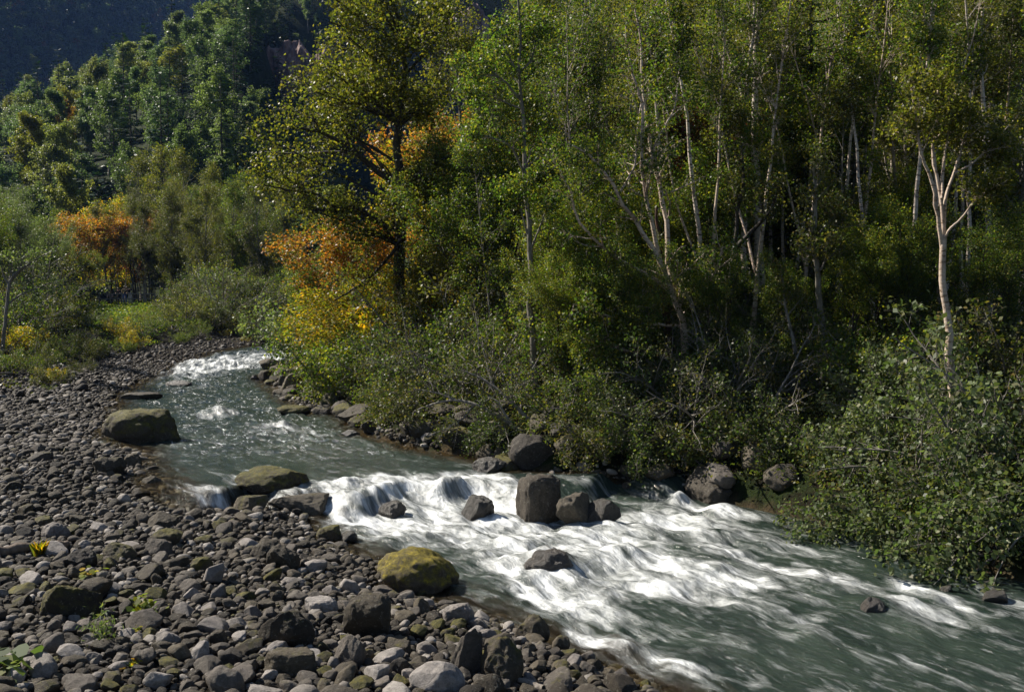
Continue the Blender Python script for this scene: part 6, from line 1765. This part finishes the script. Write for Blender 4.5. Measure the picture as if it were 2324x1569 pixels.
# railing
RM = plain_mat('railing_wood', (.20, .19, .17), .8)
xa, xb = (226 - CX) / FPX * PD, (352 - CX) / FPX * PD
zr = land1((xa + xb) / 2, PD)
rl = empty('railing', (xa, PD, zr))
def boxmesh(name, a, b, mat, bev=.012):
    bm = bmesh.new()
    bmesh.ops.create_cube(bm, size=1)
    for v in bm.verts:
        v.co = Vector(((a[0] + b[0]) / 2 + v.co.x * (b[0] - a[0]), (a[1] + b[1]) / 2 + v.co.y * (b[1] - a[1]), (a[2] + b[2]) / 2 + v.co.z * (b[2] - a[2])))
    bmesh.ops.bevel(bm, geom=bm.edges[:], offset=bev, segments=2, affect='EDGES')
    me = bpy.data.meshes.new(name); bm.to_mesh(me); bm.free(); me.materials.append(mat)
    return me
Lr = xb - xa
post = boxmesh('post', (-.05, -.05, -.5), (.05, .05, 1.08), RM)
for k in range(6):
    xx = Lr * k / 5
    link('post', post, rl, (xx, 0, land1(xa + xx, PD) - zr))
for zz in (.95, .5):
    link('rail', boxmesh('rail', (-.1, -.085, zz - .045), (Lr + .1, -.055, zz + .045), RM), rl)
tag(rl, 'low wooden two-rail railing along the path where the walkers stand', 'railing')
# ------------------------------------------------------------------ the air between here and the mountainside
m = bpy.data.materials.new('haze'); m.use_nodes = True
nt = m.node_tree; nt.nodes.remove(nt.nodes['Principled BSDF'])
v = nt.nodes.new('ShaderNodeVolumePrincipled')
v.inputs['Color'].default_value = (0.22, 0.42, 1.0, 1)
v.inputs['Density'].default_value = 0.00008
v.inputs['Anisotropy'].default_value = 0.0
nt.links.new(v.outputs[0], nt.nodes['Material Output'].inputs['Volume'])
x0, x1, y0, y1, z0, z1 = -905, 905, -205, 1305, -3.0, 470
Vh = [(x, y, z) for z in (z0, z1) for y in (y0, y1) for x in (x0, x1)]
Fh = [(0, 2, 3, 1), (4, 5, 7, 6), (0, 1, 5, 4), (2, 6, 7, 3), (0, 4, 6, 2), (1, 3, 7, 5)]
tag(link('haze', mesh_np('haze', Vh, [np.array(Fh)], m)), kind='stuff')
# ------------------------------------------------------------------ what each thing is and where it stands
ORD = ['closest', 'second closest', 'third closest', 'fourth closest', 'fifth closest', 'sixth closest', 'seventh closest', 'eighth closest', 'ninth closest', 'tenth closest', 'eleventh closest', 'twelfth closest']
def where(dx, dy):
    if abs(dx) > 2.2 * abs(dy): return 'right of' if dx > 0 else 'left of'
    if abs(dy) > 2.2 * abs(dx): return 'below' if dy > 0 else 'above'
    return ('below ' if dy > 0 else 'above ') + ('and right of' if dx > 0 else 'and left of')
def label_all(items, marks, group, cat):
    """items: (object, x, y in the photo, words); marks: (x, y, name)"""
    rows = {}
    for o, x, y, wd in items:
        d_ = [((x - a) ** 2 + (y - b) ** 2, i) for i, (a, b, n_) in enumerate(marks)]
        dd, i = min(d_)
        key = (wd, where(x - marks[i][0], y - marks[i][1]), marks[i][2])
        rows.setdefault(key, []).append((dd, o))
    for (wd, rel, mk), lst in rows.items():
        lst.sort(key=lambda t: t[0])
        for n_, (dd, o) in enumerate(lst):
            if len(lst) == 1: lab = '%s %s %s' % (wd, rel, mk)
            elif n_ < 12: lab = '%s %s %s, %s' % (wd, rel, mk, ORD[n_])
            else: lab = '%s far %s %s' % (wd, rel, mk)
            tag(o, lab, cat, group)

MK_WOOD = [(900, 330, 'the old spreading tree'), (1205, 600, 'the slim pale trunk'), (1510, 560, 'the many-stemmed birch'), (1705, 420, 'the pair of white birches'), (1862, 760, 'the scarred grey trunk'), (2145, 480, 'the fanning tan birch'),
           (1222, 1120, 'the square rock block'), (1620, 1120, 'the splash-side rock'), (665, 870, 'the leaning slab-like rock'), (790, 560, 'the orange maple crown'), (1560, 200, 'the red-tinged maple'), (1820, 130, 'the dark conifer'), (2150, 1230, 'the brown rock under the bush'), (1060, 990, 'the tilted mossy slab')]
MK_LEFT = [(280, 675, 'the walkers at the railing'), (20, 690, 'the bare-limbed sapling'), (190, 520, 'the orange maples'), (560, 640, 'the dark river bend'), (430, 830, 'the distant white rapids'), (400, 430, 'the rounded olive crowns')]
MK_SPUR = [(640, 140, 'the tall reddish cliff'), (540, 195, 'the low grey outcrop'), (40, 240, 'the ridge top at the edge'), (300, 110, 'the middle of the ridge line'), (450, 20, 'the ridge top'), (190, 420, 'the orange maples'), (360, 300, 'the middle of the sunlit slope'), (60, 420, 'the foot of the slope'), (900, 330, 'the old spreading tree'), (1240, 60, 'the gap above the wood'), (480, 330, 'the shaded gully')]
LEAFW = {'olive': 'olive-leaved', 'green': 'green', 'bright': 'bright green', 'grey': 'pale grey-green', 'brown': 'brownish', 'dark': 'dark green', 'orange': 'orange', 'yellow': 'yellow-green', 'red': 'rusty red', None: ''}
DEFL = {'olive1': 'olive-leaved', 'green1': 'green', 'green2': 'bright green', 'birch1': 'green', 'birch2': 'olive-leaved', 'birch3': 'olive-leaved', 'maple1': 'orange', 'maple2': 'yellow-green', 'pole': 'brownish', 'fir1': 'dark', 'fir2': 'dark', 'shrub1': 'dark green', 'shrub2': 'green', 'shrub3': 'pale grey-green', 'shrub4': 'twiggy brown', 'shrub5': 'bright green', 'drape1': 'dark green overhanging', 'drape2': 'pale grey-green overhanging', 'drape3': 'brownish overhanging'}
DEFL.update({'birch4': 'olive-leaved', 'birch5': 'green', 'far0': 'green', 'far1': 'green', 'far2': 'green', 'far3': 'green'})
NOUN = {'birch4': 'bare-stemmed birch', 'birch5': 'leaning tan birch', 'far0': 'hillside tree', 'far1': 'hillside tree', 'far2': 'broad hillside tree', 'far3': 'tall hillside tree', 'olive1': 'broadleaf tree', 'green1': 'broadleaf tree', 'green2': 'small tree', 'birch1': 'birch', 'birch2': 'slim birch', 'birch3': 'forked birch', 'maple1': 'maple', 'maple2': 'maple', 'pole': 'slender tree', 'fir1': 'conifer', 'fir2': 'conifer'}
HGT = {'birch4': 15, 'birch5': 14, 'far0': 11, 'far1': 12, 'far2': 10, 'far3': 13, 'olive1': 13, 'green1': 12, 'green2': 10, 'birch1': 15, 'birch2': 14, 'birch3': 13, 'maple1': 8, 'maple2': 7, 'pole': 11, 'fir1': 15, 'fir2': 13}
packs = {}
for r, kd, lf, wh in THINGS:
    sh = kd.startswith('shrub') or kd.startswith('drape')
    h_ = 1.2 if sh else HGT[kd] * .55
    p = np.array(r.location) + (0, 0, h_ * r.scale[2])
    x, y, _ = proj(p)
    wd = ((LEAFW[lf] if lf else DEFL[kd]) + ' ' + ('bush' if sh else NOUN[kd])).strip()
    if lf and kd.startswith('drape'): wd = LEAFW[lf] + ' overhanging bush'
    if lf and not sh and lf in ('green', 'olive', 'brown') and kd == 'pole': wd = LEAFW[lf] + ' slender tree'
    packs.setdefault((('left' if wh == 'left' else 'wood'), sh), []).append((r, x, min(max(y, 5), 1560), wd))
for (wh, sh), it in packs.items():
    label_all(it, MK_LEFT if wh == 'left' else MK_WOOD, ('bushes ' if sh else 'trees ') + ('on the left bank' if wh == 'left' else 'on the far bank'), 'shrub' if sh else 'tree')
it = []
for r, kd, lf in SPUR:
    x, y, _ = proj(np.array(r.location) + (0, 0, 8))
    wd = 'dark pointed conifer' if kd.startswith('fir') else {None: 'round green tree', 'orange': 'orange autumn tree', 'yellow': 'yellowing tree'}[lf]
    it.append((r, x, max(y, 3), wd))
label_all(it, MK_SPUR, 'trees on the sunlit hillside', 'tree')
for r, lab in FS: tag(r, lab, 'tree', 'single trees on the shaded mountainside')
MK_BAR = []
SHORT = {301: 'the dark loaf-shaped boulder', 302: 'the moss-topped boulder in the water', 3051: 'the yellow moss-capped boulder', 306: 'the squarish speckled boulder', 307: 'the wide dark boulder', 308: 'the long loaf-shaped stone', 310: 'the wedge-shaped boulder', 311: 'the pitted boulder', 313: 'the broad pale boulder', 315: 'the steel-grey boulder', 316: 'the slanting mossy boulder', 318: 'the round dark grey stone', 321: 'the whitish oblong stone', 323: 'the flat dun stone', 326: 'the stone standing on edge', 327: 'the mossy side-channel stone', 320: 'the pale sloping cobble', 356: 'the dark waterside stone', 358: 'the lone tip stone'}
for row in BL[:-1]:
    sd = row[6].get('seed')
    if sd in SHORT: MK_BAR.append((row[0], row[1] - row[3] / 2, SHORT[sd]))
MK_BAR += [(60, 1258, 'the fallen log'), (335, 1390, 'the leafy green plant'), (215, 1445, 'the willow sprig'), (30, 1530, 'the big-leaved plant'), (110, 1055, 'the pale forked branch')]
it = []
CW = {'pale': 'pale', 'grey': 'grey', 'brown': 'dull brown', 'mossy': 'mossy'}
for o, mt, w_, asp in COB:
    x, y, _ = proj(np.array(o.location))
    big = w_ > .19
    wd = ('large ' if big else '') + CW[mt] + (' flat' if asp < .52 else ' rounded' if asp > .78 else '') + ' cobble'
    it.append((o, x, y, wd))
label_all(it, MK_BAR, 'cobbles on the stone bar', 'stone')
it = []
for o, mt, r in BANKR:
    x, y, _ = proj(np.array(o.location))
    it.append((o, x, y, ('large ' if r > .3 else 'small ') + {'pale': 'pale', 'grey': 'grey', 'brown': 'brown', 'block': 'dark brown', 'mossy': 'mossy'}[mt] + ' bank rock'))
label_all(it, [(1210, 1030, 'the large grey far-bank boulder'), (1620, 1105, 'the splash-side rock'), (665, 870, 'the leaning slab-like rock'), (815, 940, 'the square-edged rock'), (690, 930, 'the long flat mossy rock'), (975, 995, 'the pale striped stone'), (1065, 990, 'the tilted mossy slab')], 'rocks along the far bank', 'rock')
